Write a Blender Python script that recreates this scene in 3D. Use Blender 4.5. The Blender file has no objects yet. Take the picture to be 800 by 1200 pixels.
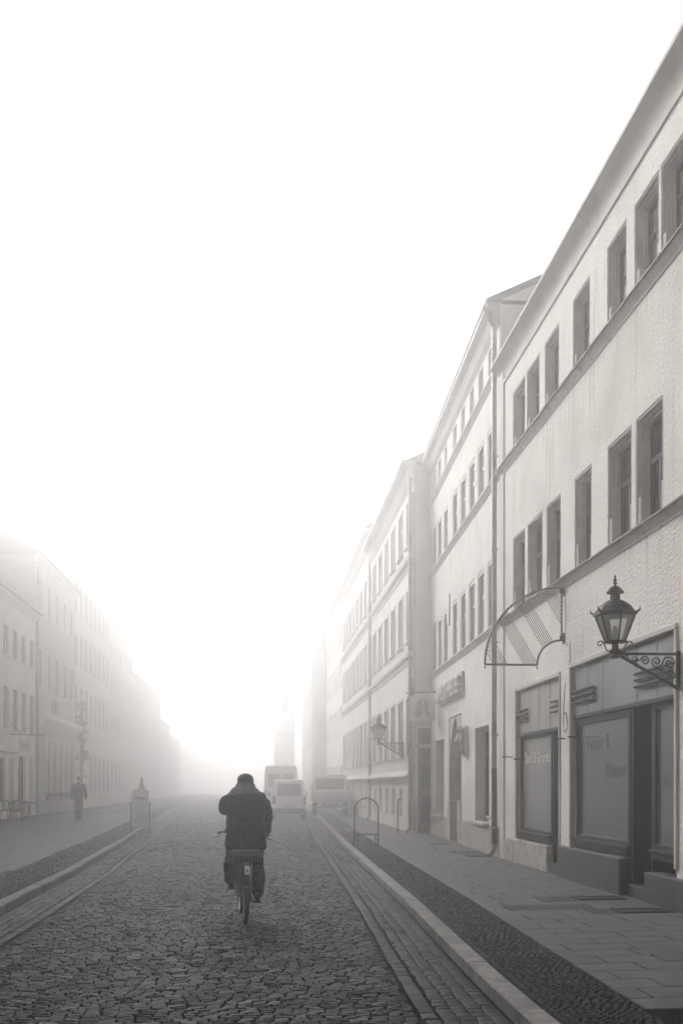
import bpy, math, random
from mathutils import Vector, Matrix, noise
R = math.radians; PI = math.pi; sin = math.sin; cos = math.cos
random.seed(7)
S = bpy.context.scene; COL = S.collection

# ------------------------------------------------------------------ camera, sky, sun, exposure
EYE = 1.62; YAW = math.atan(97/1250)
cam = bpy.data.cameras.new('camera'); co = bpy.data.objects.new('camera', cam); COL.objects.link(co); S.camera = co
cam.sensor_fit = 'HORIZONTAL'; cam.sensor_width = 36; cam.lens = 56.25; cam.shift_y = .4; cam.clip_start = .1; cam.clip_end = 2000
co.location = (0, 0, EYE); co.rotation_euler = (PI/2, 0, -YAW)
SUN_EL, SUN_AZ = 23, -27
W = bpy.data.worlds.new('World'); S.world = W; W.use_nodes = True; nt = W.node_tree
bg = nt.nodes['Background']; sk = nt.nodes.new('ShaderNodeTexSky'); sk.sky_type = 'NISHITA'; sk.sun_disc = False
sk.sun_elevation = R(SUN_EL); sk.sun_rotation = R(SUN_AZ); sk.dust_density = 6; sk.air_density = 1.5
hs = nt.nodes.new('ShaderNodeHueSaturation'); hs.inputs['Saturation'].default_value = .08
nt.links.new(sk.outputs[0], hs.inputs['Color']); nt.links.new(hs.outputs[0], bg.inputs[0]); bg.inputs[1].default_value = 0.15
sl = bpy.data.lights.new('sun', 'SUN'); sl.energy = 1.5; sl.angle = R(12); sl.color = (1, .987, .972)
so = bpy.data.objects.new('sun', sl); COL.objects.link(so)
sd = Vector((sin(R(SUN_AZ))*cos(R(SUN_EL)), cos(R(SUN_AZ))*cos(R(SUN_EL)), sin(R(SUN_EL))))
so.rotation_euler = sd.to_track_quat('Z', 'Y').to_euler(); so.location = (0, 0, 60)
vs = S.view_settings; vs.view_transform = 'Standard'; vs.look = 'None'; vs.gamma = 1; vs.use_curve_mapping = False; vs.exposure = 0.58
S.cycles.volume_bounces = 4; S.cycles.max_bounces = 8; S.cycles.transparent_max_bounces = 12
HAZE_DENSITY, HAZE_G = .0155, .9

# ------------------------------------------------------------------ materials
MATS = {}
def mat(name, c, rough=.7, c2=None, vs=3.0, bump=0, bs=40.0, spec=.5, metal=0, stretch=None, detail=6, lo=.35, hi=.65, stain=None, ss=.6, tint=None, rvar=0, coord='Object', bd=.02, streak=None):
    """Principled with a noise mix of two colours, an optional broad stain, noise bump; tint: per-piece variation"""
    m = bpy.data.materials.new(name); m.use_nodes = True; n = m.node_tree; N = n.nodes.new; L = n.links.new
    b = n.nodes['Principled BSDF']; b.inputs['Roughness'].default_value = rough; b.inputs['Metallic'].default_value = metal
    b.inputs['Specular IOR Level'].default_value = spec
    tc = N('ShaderNodeNewGeometry').outputs['Position'] if coord == 'World' else N('ShaderNodeTexCoord').outputs[coord]
    if stretch:
        mp = N('ShaderNodeMapping'); mp.inputs['Scale'].default_value = stretch; L(tc, mp.inputs[0]); tcs = mp.outputs[0]
    else: tcs = tc
    cur = None
    def noi(scale, det, src):
        t = N('ShaderNodeTexNoise'); t.inputs['Scale'].default_value = scale; t.inputs['Detail'].default_value = det; L(src, t.inputs['Vector']); return t.outputs[0]
    def mixc(fac, a, bb):
        x = N('ShaderNodeMix'); x.data_type = 'RGBA'; L(fac, x.inputs['Factor'])
        for sock, v in ((x.inputs[6], a), (x.inputs[7], bb)):
            if isinstance(v, tuple): sock.default_value = (*v, 1)
            else: L(v, sock)
        return x.outputs[2]
    def ramp(fac, lo, hi):
        r = N('ShaderNodeMapRange'); r.inputs[1].default_value = lo; r.inputs[2].default_value = hi; L(fac, r.inputs[0]); return r.outputs[0]
    if c2: cur = mixc(ramp(noi(vs, detail, tcs), lo, hi), c, c2)
    if stain: cur = mixc(ramp(noi(ss, 8, tcs), .5, .78), cur if cur else c, stain)
    if streak:                             # rain streaks running down the wall
        mp2 = N('ShaderNodeMapping'); mp2.inputs['Scale'].default_value = (3.2, 3.2, .22); L(tc, mp2.inputs[0])
        mu2 = N('ShaderNodeMath'); mu2.operation = 'MULTIPLY'; L(ramp(noi(2.2, 6, mp2.outputs[0]), .52, .74), mu2.inputs[0]); L(ramp(noi(.45, 3, tc), .42, .66), mu2.inputs[1])
        cur = mixc(mu2.outputs[0], cur if cur else c, streak)
    if tint:
        at = N('ShaderNodeAttribute'); at.attribute_name = 'tint'; oi = N('ShaderNodeObjectInfo')
        ad = N('ShaderNodeMath'); ad.operation = 'ADD'; L(at.outputs['Fac'], ad.inputs[0]); L(oi.outputs['Random'], ad.inputs[1])
        fr = N('ShaderNodeMath'); fr.operation = 'FRACT'; L(ad.outputs[0], fr.inputs[0])
        mr = N('ShaderNodeMapRange'); mr.inputs[3].default_value = tint[0]; mr.inputs[4].default_value = tint[1]; L(fr.outputs[0], mr.inputs[0])
        mu = N('ShaderNodeVectorMath'); mu.operation = 'SCALE'; L(mr.outputs[0], mu.inputs['Scale'])
        if cur: L(cur, mu.inputs[0])
        else: mu.inputs[0].default_value = c
        cur = mu.outputs[0]
        if rvar:
            r2 = N('ShaderNodeMapRange'); r2.inputs[3].default_value = rough-rvar; r2.inputs[4].default_value = rough+rvar; L(fr.outputs[0], r2.inputs[0]); L(r2.outputs[0], b.inputs['Roughness'])
    if cur: L(cur, b.inputs['Base Color'])
    else: b.inputs['Base Color'].default_value = (*c, 1)
    if bump:
        bp = N('ShaderNodeBump'); bp.inputs['Strength'].default_value = bump; bp.inputs['Distance'].default_value = bd
        L(noi(bs, 5, tc), bp.inputs['Height']); L(bp.outputs[0], b.inputs['Normal'])
    MATS[name] = m; return m
def glass(name, tr, dark, rough=.03, f=1.5):
    """thin pane: fresnel reflection over a see-through body of the given strength"""
    m = bpy.data.materials.new(name); m.use_nodes = True; n = m.node_tree; N = n.nodes.new; L = n.links.new; n.nodes.clear()
    o = N('ShaderNodeOutputMaterial'); t = N('ShaderNodeBsdfTransparent'); d = N('ShaderNodeBsdfDiffuse'); g = N('ShaderNodeBsdfGlossy')
    t.inputs[0].default_value = (.92, .94, .95, 1); d.inputs[0].default_value = (*dark, 1); g.inputs['Roughness'].default_value = rough
    a = N('ShaderNodeMixShader'); a.inputs[0].default_value = 1-tr; L(t.outputs[0], a.inputs[1]); L(d.outputs[0], a.inputs[2])
    fr = N('ShaderNodeFresnel'); fr.inputs[0].default_value = f; b = N('ShaderNodeMixShader'); L(fr.outputs[0], b.inputs[0]); L(a.outputs[0], b.inputs[1]); L(g.outputs[0], b.inputs[2])
    tc = N('ShaderNodeTexCoord'); no = N('ShaderNodeTexNoise'); no.inputs['Scale'].default_value = 1.3; L(tc.outputs['Object'], no.inputs[0])
    bp = N('ShaderNodeBump'); bp.inputs['Strength'].default_value = .12; bp.inputs['Distance'].default_value = .01; L(no.outputs[0], bp.inputs['Height']); L(bp.outputs[0], g.inputs['Normal']); L(bp.outputs[0], fr.inputs['Normal'])
    L(b.outputs[0], o.inputs[0]); MATS[name] = m; return m
mat('roughcast', (.85, .815, .77), .95, (.69, .655, .615), 20, 1.0, 24, .2, stain=(.63, .595, .555), ss=.5, detail=9, lo=.48, hi=.74, bd=.035, streak=(.50, .47, .44))
mat('plaster_warm', (.80, .765, .72), .92, (.72, .69, .65), 2, .5, 45, .2, stain=(.64, .61, .57), ss=.5, streak=(.55, .52, .49))
mat('plaster_pale', (.80, .775, .74), .92, (.73, .705, .67), 1.2, .3, 50, .2, stain=(.58, .55, .51), ss=.35)
mat('plaster_white', (.78, .75, .71), .92, (.70, .67, .63), 1.2, .3, 50, .2, stain=(.6, .57, .53), ss=.35)
mat('plaster_grey', (.48, .455, .43), .92, (.42, .40, .375), 1.2, .3, 50, .2, stain=(.37, .35, .33), ss=.35)
mat('plaster_mid', (.70, .67, .64), .92, (.62, .595, .57), 1.2, .3, 50, .2, stain=(.54, .515, .49), ss=.35)
mat('sandstone', (.58, .55, .51), .9, (.49, .46, .43), 7, .5, 60, .25, stain=(.38, .355, .33), ss=1.6)
mat('sandstone_dark', (.25, .235, .22), .9, (.18, .17, .16), 7, .5, 60, .25, stain=(.14, .13, .125), ss=1.6)
mat('metal_flashing', (.22, .22, .225), .7, (.14, .14, .145), 4, .1, 60, .2)
mat('cornice_paint', (.62, .59, .55), .85, (.55, .52, .485), 1.5, .15, 60, .3, stain=(.46, .43, .40), ss=.6, streak=(.36, .34, .32))
mat('roof_tile', (.27, .245, .23), .85, (.20, .18, .17), 3, .5, 20, stretch=(1, 1, 3))  # lifted paler to stand in for haze over the roofs
mat('wood_dark', (.022, .025, .031), .7, (.014, .016, .021), 8, .2, 60, .12, stretch=(1, 1, .1))
mat('wood_frame', (.085, .083, .085), .5, (.055, .055, .06), 6, .2, 60, stretch=(1, 1, .15))
mat('wood_white', (.6, .58, .55), .6, (.5, .48, .46), 6, .1, 60)
mat('fascia', (.155, .155, .16), .6, (.115, .117, .123), 5, .25, 30, stretch=(1, 1, .12), stain=(.09, .092, .10), ss=1.4)
mat('fascia_pale', (.235, .228, .222), .6, (.185, .18, .178), 5, .25, 30, stretch=(1, 1, .12), stain=(.15, .15, .15), ss=1.4)
mat('granite', (.060, .062, .068), .7, (.034, .0355, .040), 60, .3, 90, .2, detail=2, stain=(.03, .031, .035), ss=2)
mat('shell_lime', (.47, .44, .40), .85, (.34, .315, .29), 9, .9, 30, stain=(.13, .12, .115), ss=5)
mat('iron', (.008, .009, .0115), .55, (.005, .0055, .007), 20, .25, 120, .2)
mat('steel_grey', (.085, .08, .082), .5, (.055, .052, .055), 10, .2, 80, metal=.3)
mat('zinc', (.36, .352, .345), .5, (.20, .197, .195), 4, .15, 40, metal=.4, stain=(.13, .127, .125), ss=1.2)  # paled so the pipes seem to fade in fog
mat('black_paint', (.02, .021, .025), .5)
mat('cobble', (.024, .0242, .028), .58, (.011, .0115, .014), 30, .55, 55, .16, tint=(.4, 1.7), rvar=.14, coord='World', stain=(.036, .0355, .038), ss=.55)
mat('sett', (.026, .026, .030), .58, (.013, .0135, .016), 30, .5, 55, .16, tint=(.45, 1.3), rvar=.1, coord='World', stain=(.030, .0298, .032), ss=.8)
mat('joint', (.008, .0083, .010), .95, (.014, .014, .016), 8, .8, 60, .08)
mat('asphalt', (.05, .05, .052), .9, (.04, .04, .042), 20, .4, 80)
mat('mosaic', (.030, .030, .034), .55, (.017, .017, .020), 40, .4, 80, .18, tint=(.5, 1.5), rvar=.08)
mat('slab', (.115, .111, .110), .62, (.080, .078, .080), 4, .3, 60, .22, tint=(.72, 1.2), stain=(.058, .0575, .06), ss=1.1, rvar=.06, coord='World')
mat('kerb', (.28, .268, .260), .75, (.20, .194, .189), 12, .45, 60, .25, tint=(.85, 1.12), stain=(.11, .107, .105), ss=2.5)
mat('white_letter', (.72, .71, .68), .6); mat('dark_letter', (.045, .045, .05), .6); mat('mid_letter', (.33, .31, .29), .6)
mat('curtain', (.34, .33, .32), .95, (.24, .235, .23), 14, stretch=(1, 1, .05))
mat('backdrop', (.25, .243, .237), .95, (.17, .166, .163), 6, stretch=(1, 1, .15), stain=(.10, .10, .10), ss=1.2)
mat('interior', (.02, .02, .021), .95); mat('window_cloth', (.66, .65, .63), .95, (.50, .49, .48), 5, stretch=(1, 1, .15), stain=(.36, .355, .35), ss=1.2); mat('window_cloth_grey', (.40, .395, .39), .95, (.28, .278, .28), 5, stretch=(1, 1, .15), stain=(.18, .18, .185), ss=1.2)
mat('skin', (.30, .24, .21), .6, (.25, .20, .175), 10)
mat('jacket', (.010, .0108, .0145), .8, (.009, .0097, .013), 9, .35, 26)
mat('jacket_yoke', (.105, .10, .092), .8, (.075, .072, .066), 9, .35, 26)
mat('trousers', (.0065, .007, .009), .85, (.004, .0045, .006), 12, .3, 30)
mat('cap_felt', (.022, .021, .020), .9, (.032, .029, .026), 30, .4, 60)
mat('shoe', (.006, .006, .007), .5); mat('hair', (.06, .057, .055), .7, (.10, .095, .09), 60, stretch=(1, 1, .2))
mat('coat_grey', (.012, .013, .016), .8, (.008, .009, .011), 9, .3, 26)
mat('tyre', (.008, .008, .009), .75); mat('chrome', (.45, .45, .46), .25, metal=1); mat('bike_paint', (.012, .013, .016), .3)
mat('reflector', (.75, .74, .72), .35); mat('red_plastic', (.10, .075, .07), .3)
mat('car_white', (.84, .83, .81), .35, (.78, .77, .75), 3); mat('car_grey', (.60, .59, .575), .4, (.54, .53, .52), 3)
mat('car_glass', (.12, .12, .123), .08); mat('bumper', (.16, .158, .157), .6); mat('tail_lamp', (.16, .12, .115), .25)
mat('bark', (.085, .07, .058), .9, (.05, .042, .036), 12, .6, 30, stretch=(1, 1, .2))
mat('leaf', (.075, .085, .055), .7, (.045, .055, .032), 1.5, tint=(.6, 1.5)); mat('leaf_pale', (.16, .155, .11), .7, (.09, .095, .06), 1.5, tint=(.6, 1.4))
mat('wicker', (.035, .030, .027), .7, (.02, .018, .016), 40, .5, 60); mat('terracotta', (.20, .165, .145), .85, (.15, .125, .11), 5)
mat('awning_cloth', (.55, .52, .49), .85, (.47, .445, .42), 3); mat('enamel', (.66, .65, .62), .4, (.6, .59, .57), 4)
mat('poster', (.62, .61, .58), .7, (.25, .24, .24), 25, lo=.5, hi=.55, detail=3)
mat('glow_glass', (.62, .60, .55), .25, (.52, .50, .46), 3, spec=.5)
glass('pane', .30, (.035, .037, .042)); glass('pane_curtained', .06, (.56, .54, .52)); glass('shop_pane', .60, (.42, .415, .41), .05); glass('shop_pane_pale', .45, (.50, .49, .48), .05); glass('lantern_pane', .72, (.78, .77, .74), .12); glass('pane_net', .30, (.32, .315, .31))  # far house and shop panes carry haze and reflections in their pale colour
def plaid():
    m = mat('plaid', (.03, .031, .036), .9); n = m.node_tree; N = n.nodes.new; L = n.links.new; b = n.nodes['Principled BSDF']
    tc = N('ShaderNodeTexCoord'); tot = None
    for d, sc in (('X', 9.), ('Z', 14.)):
        w = N('ShaderNodeTexWave'); w.bands_direction = d; w.inputs['Scale'].default_value = sc; w.inputs['Distortion'].default_value = .6; L(tc.outputs['Object'], w.inputs[0])
        r = N('ShaderNodeMapRange'); r.inputs[1].default_value = .80; r.inputs[2].default_value = .93; r.inputs[4].default_value = .5; L(w.outputs['Fac'], r.inputs[0])
        if tot is None: tot = r.outputs[0]
        else:
            a = N('ShaderNodeMath'); a.operation = 'ADD'; L(tot, a.inputs[0]); L(r.outputs[0], a.inputs[1]); tot = a.outputs[0]
    x = N('ShaderNodeMix'); x.data_type = 'RGBA'; L(tot, x.inputs['Factor']); x.inputs[6].default_value = (.012, .013, .017, 1); x.inputs[7].default_value = (.26, .26, .27, 1)
    L(x.outputs[2], b.inputs['Base Color'])
plaid()

# ------------------------------------------------------------------ mesh helpers
BOXF = ((0, 1, 3, 2), (4, 6, 7, 5), (0, 4, 5, 1), (2, 3, 7, 6), (0, 2, 6, 4), (1, 5, 7, 3))
class MB:
    def __init__(s): s.v = []; s.f = []; s.t = []
    def add(s, vs, fs):
        k = len(s.v); s.v.extend(vs); s.f.extend(tuple(i+k for i in f) for f in fs); return s
    def quad(s, *p): return s.add(list(p), [tuple(range(len(p)))])
    def box(s, x0, x1, y0, y1, z0, z1): return s.add([(x, y, z) for x in (x0, x1) for y in (y0, y1) for z in (z0, z1)], BOXF)
    def cbox(s, x0, x1, y0, y1, z0, z1, b=.01):
        X = (min(x0, x1), max(x0, x1)); Y = (min(y0, y1), max(y0, y1)); Z = (min(z0, z1), max(z0, z1)); lo = [X[0], Y[0], Z[0]]; hi = [X[1], Y[1], Z[1]]
        V = []; I = {}
        for i in range(8):
            sg = [(i >> 2) & 1, (i >> 1) & 1, i & 1]
            for a in range(3):
                p = [(hi[k]-b if sg[k] else lo[k]+b) for k in range(3)]; p[a] = hi[a] if sg[a] else lo[a]
                I[(i, a)] = len(V); V.append(tuple(p))
        F = []
        for a in range(3):
            o1, o2 = [k for k in range(3) if k != a]; b1, b2, ba = 4 >> o1, 4 >> o2, 4 >> a
            for sgn in (0, 1):
                base = ba if sgn else 0; F.append(tuple(I[(base | q, a)] for q in (0, b1, b1 | b2, b2)))
            for q in (0, b1, b2, b1 | b2):
                pass
        for a in range(3):
            o1, o2 = [k for k in range(3) if k != a]; ba = 4 >> a
            for q1 in (0, 4 >> o1):
                for q2 in (0, 4 >> o2):
                    i, j = q1 | q2, q1 | q2 | ba; F.append((I[(i, o1)], I[(i, o2)], I[(j, o2)], I[(j, o1)]))
        for i in range(8): F.append((I[(i, 0)], I[(i, 1)], I[(i, 2)]))
        return s.add(V, F)
    def prism(s, poly, a0, a1, ax='x'):
        """poly in the two remaining axes, extruded along ax"""
        m = {'x': lambda a, p: (a, p[0], p[1]), 'y': lambda a, p: (p[0], a, p[1]), 'z': lambda a, p: (p[0], p[1], a)}[ax]; n = len(poly)
        return s.add([m(a0, p) for p in poly]+[m(a1, p) for p in poly], [tuple(range(n)), tuple(range(2*n-1, n-1, -1))]+[(i, (i+1) % n, (i+1) % n+n, i+n) for i in range(n)])
    def tube(s, pts, r, n=8, closed=False, caps=True):
        pts = [Vector(p) for p in pts]; N = len(pts); rr = r if isinstance(r, (list, tuple)) else [r]*N; V = []; up = None
        for i, p in enumerate(pts):
            a = pts[(i-1) % N] if (closed or i > 0) else p; b = pts[(i+1) % N] if (closed or i < N-1) else p
            t = (b-a).normalized()
            if up is None: up = t.orthogonal().normalized()
            up = (up-t*up.dot(t)); up = up.normalized() if up.length > 1e-6 else t.orthogonal().normalized()
            sd = t.cross(up)
            q = rr[i]; q = q if isinstance(q, tuple) else (q, q)
            for k in range(n): V.append(tuple(p+up*(cos(2*PI*k/n)*q[0])+sd*(sin(2*PI*k/n)*q[1])))
        F = []
        for i in range(N if closed else N-1):
            j = (i+1) % N
            for k in range(n): F.append((i*n+k, i*n+(k+1) % n, j*n+(k+1) % n, j*n+k))
        if caps and not closed: F += [tuple(range(n-1, -1, -1)), tuple((N-1)*n+k for k in range(n))]
        return s.add(V, F)
    def limb(s, pts, radii, n=12):
        """tube with rounded ends"""
        P = [Vector(p) for p in pts]; d0 = (P[0]-P[1]).normalized(); d1 = (P[-1]-P[-2]).normalized(); r0, r1 = radii[0], radii[-1]
        return s.tube([P[0]+d0*r0*.95, P[0]+d0*r0*.7]+P+[P[-1]+d1*r1*.7, P[-1]+d1*r1*.95], [r0*.2, r0*.7]+list(radii)+[r1*.7, r1*.2], n)
    def ring(s, c, ax, R_, r, n=32, m=8):
        a = Vector(ax).normalized(); u = a.orthogonal().normalized(); w = a.cross(u); c = Vector(c)
        return s.tube([c+u*(R_*cos(2*PI*i/n))+w*(R_*sin(2*PI*i/n)) for i in range(n)], r, m, True)
    def lathe(s, prof, n=16, c=(0, 0, 0), ax='z', ph=0):
        V = []; F = []; m = {'z': lambda x, y, h: (c[0]+x, c[1]+y, c[2]+h), 'x': lambda x, y, h: (c[0]+h, c[1]+x, c[2]+y), 'y': lambda x, y, h: (c[0]+x, c[1]+h, c[2]+y)}[ax]
        for r, h in prof:
            for k in range(n): V.append(m(r*cos(2*PI*k/n+ph), r*sin(2*PI*k/n+ph), h))
        for i in range(len(prof)-1):
            for k in range(n): F.append((i*n+k, i*n+(k+1) % n, (i+1)*n+(k+1) % n, (i+1)*n+k))
        F += [tuple(range(n-1, -1, -1)), tuple((len(prof)-1)*n+k for k in range(n))]
        return s.add(V, F)
    def ell(s, c, r, n=16, m=10, rot=None):
        V = []; F = []; M = rot or Matrix.Identity(3)
        for i in range(m+1):
            th = PI*i/m
            for k in range(n):
                p = M @ Vector((r[0]*sin(th)*cos(2*PI*k/n), r[1]*sin(th)*sin(2*PI*k/n), r[2]*cos(th))); V.append((c[0]+p.x, c[1]+p.y, c[2]+p.z))
        for i in range(m):
            for k in range(n): F.append((i*n+k, (i+1)*n+k, (i+1)*n+(k+1) % n, i*n+(k+1) % n))
        return s.add(V, F)
    def loft(s, secs, caps=True):
        n = len(secs[0]); V = [p for q in secs for p in q]; F = []
        for i in range(len(secs)-1):
            for k in range(n): F.append((i*n+k, i*n+(k+1) % n, (i+1)*n+(k+1) % n, (i+1)*n+k))
        if caps: F += [tuple(range(n-1, -1, -1)), tuple((len(secs)-1)*n+k for k in range(n))]
        return s.add(V, F)
    def mesh(s, name, fix=True):
        me = bpy.data.meshes.new(name); me.from_pydata(s.v, [], s.f)
        if s.t:
            at = me.attributes.new('tint', 'FLOAT', 'FACE'); at.data.foreach_set('value', s.t)
        if fix:
            import bmesh
            bm = bmesh.new(); bm.from_mesh(me); bmesh.ops.recalc_face_normals(bm, faces=bm.faces); bm.to_mesh(me); bm.free()
        me.update(); return me
    def build(s, name, m, parent=None, smooth=False, fix=True, loc=None):
        return link(name, s.mesh(name, fix), m, parent, smooth, loc)
def link(name, me, m, parent=None, smooth=False, loc=None):
    o = bpy.data.objects.new(name, me); COL.objects.link(o)
    if m is not None and not me.materials: me.materials.append(MATS[m])
    if smooth:
        me.shade_smooth(); me.set_sharp_from_angle(angle=.7)
    if parent: o.parent = parent
    if loc: o.location = loc
    return o
def thing(name, label, cat, loc=(0, 0, 0), rz=0, group=None):
    o = bpy.data.objects.new(name, None); COL.objects.link(o); o.location = loc; o.rotation_euler = (0, 0, rz); return tag(o, label, cat, group)
def tag(o, label, cat, group=None):
    o['label'] = label; o['category'] = cat
    if group: o['group'] = group
    return o
def kind(o, k, label=None):
    o['kind'] = k
    if label: o['label'] = label
    return o
def text(name, s, size, depth, m, parent, M, width=None, shear=0):
    c = bpy.data.curves.new(name, 'FONT'); c.body = s; c.size = size; c.extrude = depth; c.shear = shear; c.align_x = 'CENTER'; c.resolution_u = 3
    t = bpy.data.objects.new('tmp', c); COL.objects.link(t); dg = bpy.context.evaluated_depsgraph_get(); dg.update()
    me = bpy.data.meshes.new_from_object(t.evaluated_get(dg)); bpy.data.objects.remove(t); me.materials.clear()
    if width:
        xs = [v.co.x for v in me.vertices]; k = width/(max(xs)-min(xs))
        for v in me.vertices: v.co.x *= k
    me.transform(M); return link(name, me, m, parent)
def remesh(mb, voxel, smooth=6, wrinkle=0, wscale=(9, 9, 14)):
    """one continuous skin over overlapping closed shapes"""
    me = mb.mesh('tmp'); o = bpy.data.objects.new('tmp', me); COL.objects.link(o)
    r = o.modifiers.new('r', 'REMESH'); r.mode = 'VOXEL'; r.voxel_size = voxel
    q = o.modifiers.new('s', 'SMOOTH'); q.factor = .5; q.iterations = smooth
    dg = bpy.context.evaluated_depsgraph_get(); dg.update(); out = bpy.data.meshes.new_from_object(o.evaluated_get(dg)); bpy.data.objects.remove(o)
    if wrinkle:
        ns = [v.normal.copy() for v in out.vertices]
        for v, nn in zip(out.vertices, ns):
            p = v.co; a = noise.noise(Vector((p.x*wscale[0], p.y*wscale[1], p.z*wscale[2]))); b = noise.noise(Vector((p.x*22+9, p.y*22, p.z*30)))
            v.co = p+nn*(wrinkle*(abs(a)*1.6-.4)+wrinkle*.35*b)
    return out
def interp(pts):
    def f(y):
        if y <= pts[0][0]: return pts[0][1]
        for (a, va), (b, vb) in zip(pts, pts[1:]):
            if y <= b: return va+(vb-va)*(y-a)/(b-a)
        return pts[-1][1]
    return f
def seen(x, y, z, m=14):
    c, s = cos(YAW), sin(YAW); d = x*s+y*c
    if d < 1: return False
    u = 400+1250*(x*c-y*s)/d; v = 920-1250*(z-EYE)/d
    return -m < u < 800+m and -m < v < 1200+m

# ------------------------------------------------------------------ ground, road, pavements
kr = interp([(-60, 1.70), (7.3, 1.75), (9.6, 1.80), (13.8, 1.93), (28.3, 2.2), (54, 2.9), (75, 3.3), (170, 4.2)])
kl = interp([(-60, -3.0), (13.7, -3.23), (19.5, -3.31), (31, -3.74), (66, -5.28), (170, -8)])
KW = .17
zr = lambda x, y: .10+.015*max(0, x-kr(y)-KW)
zl = lambda x, y: .10+.02*max(0, kl(y)-KW-x)
sr = lambda y: kr(y)+KW+.68            # outer edge of the small-sett strip, right
sll = lambda y: kl(y)-KW-.82
g = MB().quad((-140, -90, -.09), (140, -90, -.09), (140, 230, -.09), (-140, 230, -.09)).build('ground', 'asphalt'); kind(g, 'structure')
YS = [-60+2*i for i in range(116)]
def sheet(fa, fb, z):
    m = MB()
    for a, b in zip(YS, YS[1:]): m.quad((fa(a), a, z(fa(a), a)), (fb(a), a, z(fb(a), a)), (fb(b), b, z(fb(b), b)), (fa(b), b, z(fa(b), b)))
    return m
road = kind(sheet(lambda y: kl(y)-.05, lambda y: kr(y)+.05, lambda x, y: -.022).build('road', 'joint'), 'structure', 'dark cobbled street')
pvr = kind(sheet(lambda y: kr(y)+.03, lambda y: 6.2, lambda x, y: zr(x, y)-.018).build('pavement_right', 'joint'), 'structure', 'slab pavement along the shopfronts')
pvl = kind(sheet(lambda y: -11.2, lambda y: kl(y)-.03, lambda x, y: zl(x, y)-.018).build('pavement_left', 'joint'), 'structure', 'slab pavement on the cafe side')

def stone(m, x0, x1, y0, y1, zb, zt, rnd, dome=.006, ins=.016, tk=1):
    """worn sett: wobbly corners, shoulders and a slightly domed top"""
    j = lambda a: (rnd.random()-.5)*a
    w = min(x1-x0, y1-y0); ins = min(ins, w*.22); q = [(x0+j(.012), y0+j(.012)), (x1+j(.012), y0+j(.012)), (x1+j(.012), y1+j(.012)), (x0+j(.012), y1+j(.012))]
    cx, cy = (x0+x1)/2, (y0+y1)/2; tl = (j(.010)*tk, j(.012)*tk)
    V = [(a, b, zb) for a, b in q]+[(a, b, zt-dome*1.7) for a, b in q]
    k1 = ins/((x1-x0)/2); k2 = ins/((y1-y0)/2)
    for a, b in q: V.append((a+(cx-a)*k1, b+(cy-b)*k2, zt+tl[0]*(1 if a > cx else -1)+tl[1]*(1 if b > cy else -1)))
    V.append((cx, cy, zt+dome))
    F = [(0, 1, 5, 4), (1, 2, 6, 5), (2, 3, 7, 6), (3, 0, 4, 7), (4, 5, 9, 8), (5, 6, 10, 9), (6, 7, 11, 10), (7, 4, 8, 11), (8, 9, 12), (9, 10, 12), (10, 11, 12), (11, 8, 12)]
    m.add(V, F); t = rnd.random(); m.t += [t]*len(F)
def flat_stone(m, x0, x1, y0, y1, zb, zt, rnd, tilt=.012):
    j = lambda a: (rnd.random()-.5)*a; d = j(tilt); e = j(tilt)
    V = [(x0, y0, zb), (x1, y0, zb), (x1, y1, zb), (x0, y1, zb)]; i = .012; V += [(x0+i, y0+i, zt-d-e), (x1-i, y0+i, zt+d-e), (x1-i, y1-i, zt+d+e), (x0+i, y1-i, zt-d+e)]
    F = [(0, 1, 5, 4), (1, 2, 6, 5), (2, 3, 7, 6), (3, 0, 4, 7), (4, 5, 6, 7)]; m.add(V, F); t = rnd.random(); m.t += [t]*5
GUT = .635                                 # gutter courses beside each kerb
def lay(pieces, cap, name, matn, parent, label, near, variants, flat_from):
    """the largest in view become single pieces that share a few meshes; the rest one mass"""
    rnd = random.Random(5)
    vis = [p for p in pieces if seen((p[0]+p[1])/2, (p[2]+p[3])/2, p[4], 6)]
    vis.sort(key=lambda p: (p[2]+p[3])/2+abs((p[0]+p[1])/2)*.02); pick = set(id(p) for p in vis[:cap]); rest = MB()
    ms = []
    for i in range(variants):
        b = MB(); stone(b, -.5*near[0], .5*near[0], -.5*near[1], .5*near[1], -.05, 0, rnd, near[2], near[3], near[4]); ms.append(b.mesh(name, False)); ms[-1].materials.append(MATS[matn])
    for p in pieces:
        x0, x1, y0, y1, z, ang, gap = p
        if id(p) in pick:
            o = link(name, rnd.choice(ms), None, parent); o.location = ((x0+x1)/2, (y0+y1)/2, z); o.scale = ((x1-x0-gap)/near[0], (y1-y0-gap)/near[1], 1)
            o.rotation_euler = (rnd.uniform(-.03, .03)*near[4], (rnd.uniform(-.03, .03))*near[4]+ang, rnd.uniform(-.03, .03)*near[4])
        elif y0 < flat_from: stone(rest, x0+gap/2, x1-gap/2, y0+gap/2, y1-gap/2, z-.03, z+rnd.uniform(-.004, .004)*near[4], rnd, near[2], near[3], near[4])
        else: flat_stone(rest, x0+gap/2, x1-gap/2, y0+gap/2, y1-gap/2, z-.03, z, rnd, .012*near[4])
    if rest.v: kind(rest.build(name, matn, parent, fix=False), 'stuff', label)
rnd = random.Random(3); P = []; y = 4.0
while y < 92:
    far = y > 45; h = rnd.uniform(.074, .094)*(1.6 if far else 1); a = kl(y)+GUT; b = kr(y)-GUT; x = a-rnd.random()*.1
    while x < b:
        w = rnd.uniform(.095, .15)*(1.6 if far else 1); dz = .035*(1-((x-(a+b)/2)/((b-a)/2))**2)-.018
        if y < 7 or seen(x+.07, y, 0, 90): P.append((max(x, a), min(x+w, b), y, y+h, dz, 0, .012))
        x += w
    y += h
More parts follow.
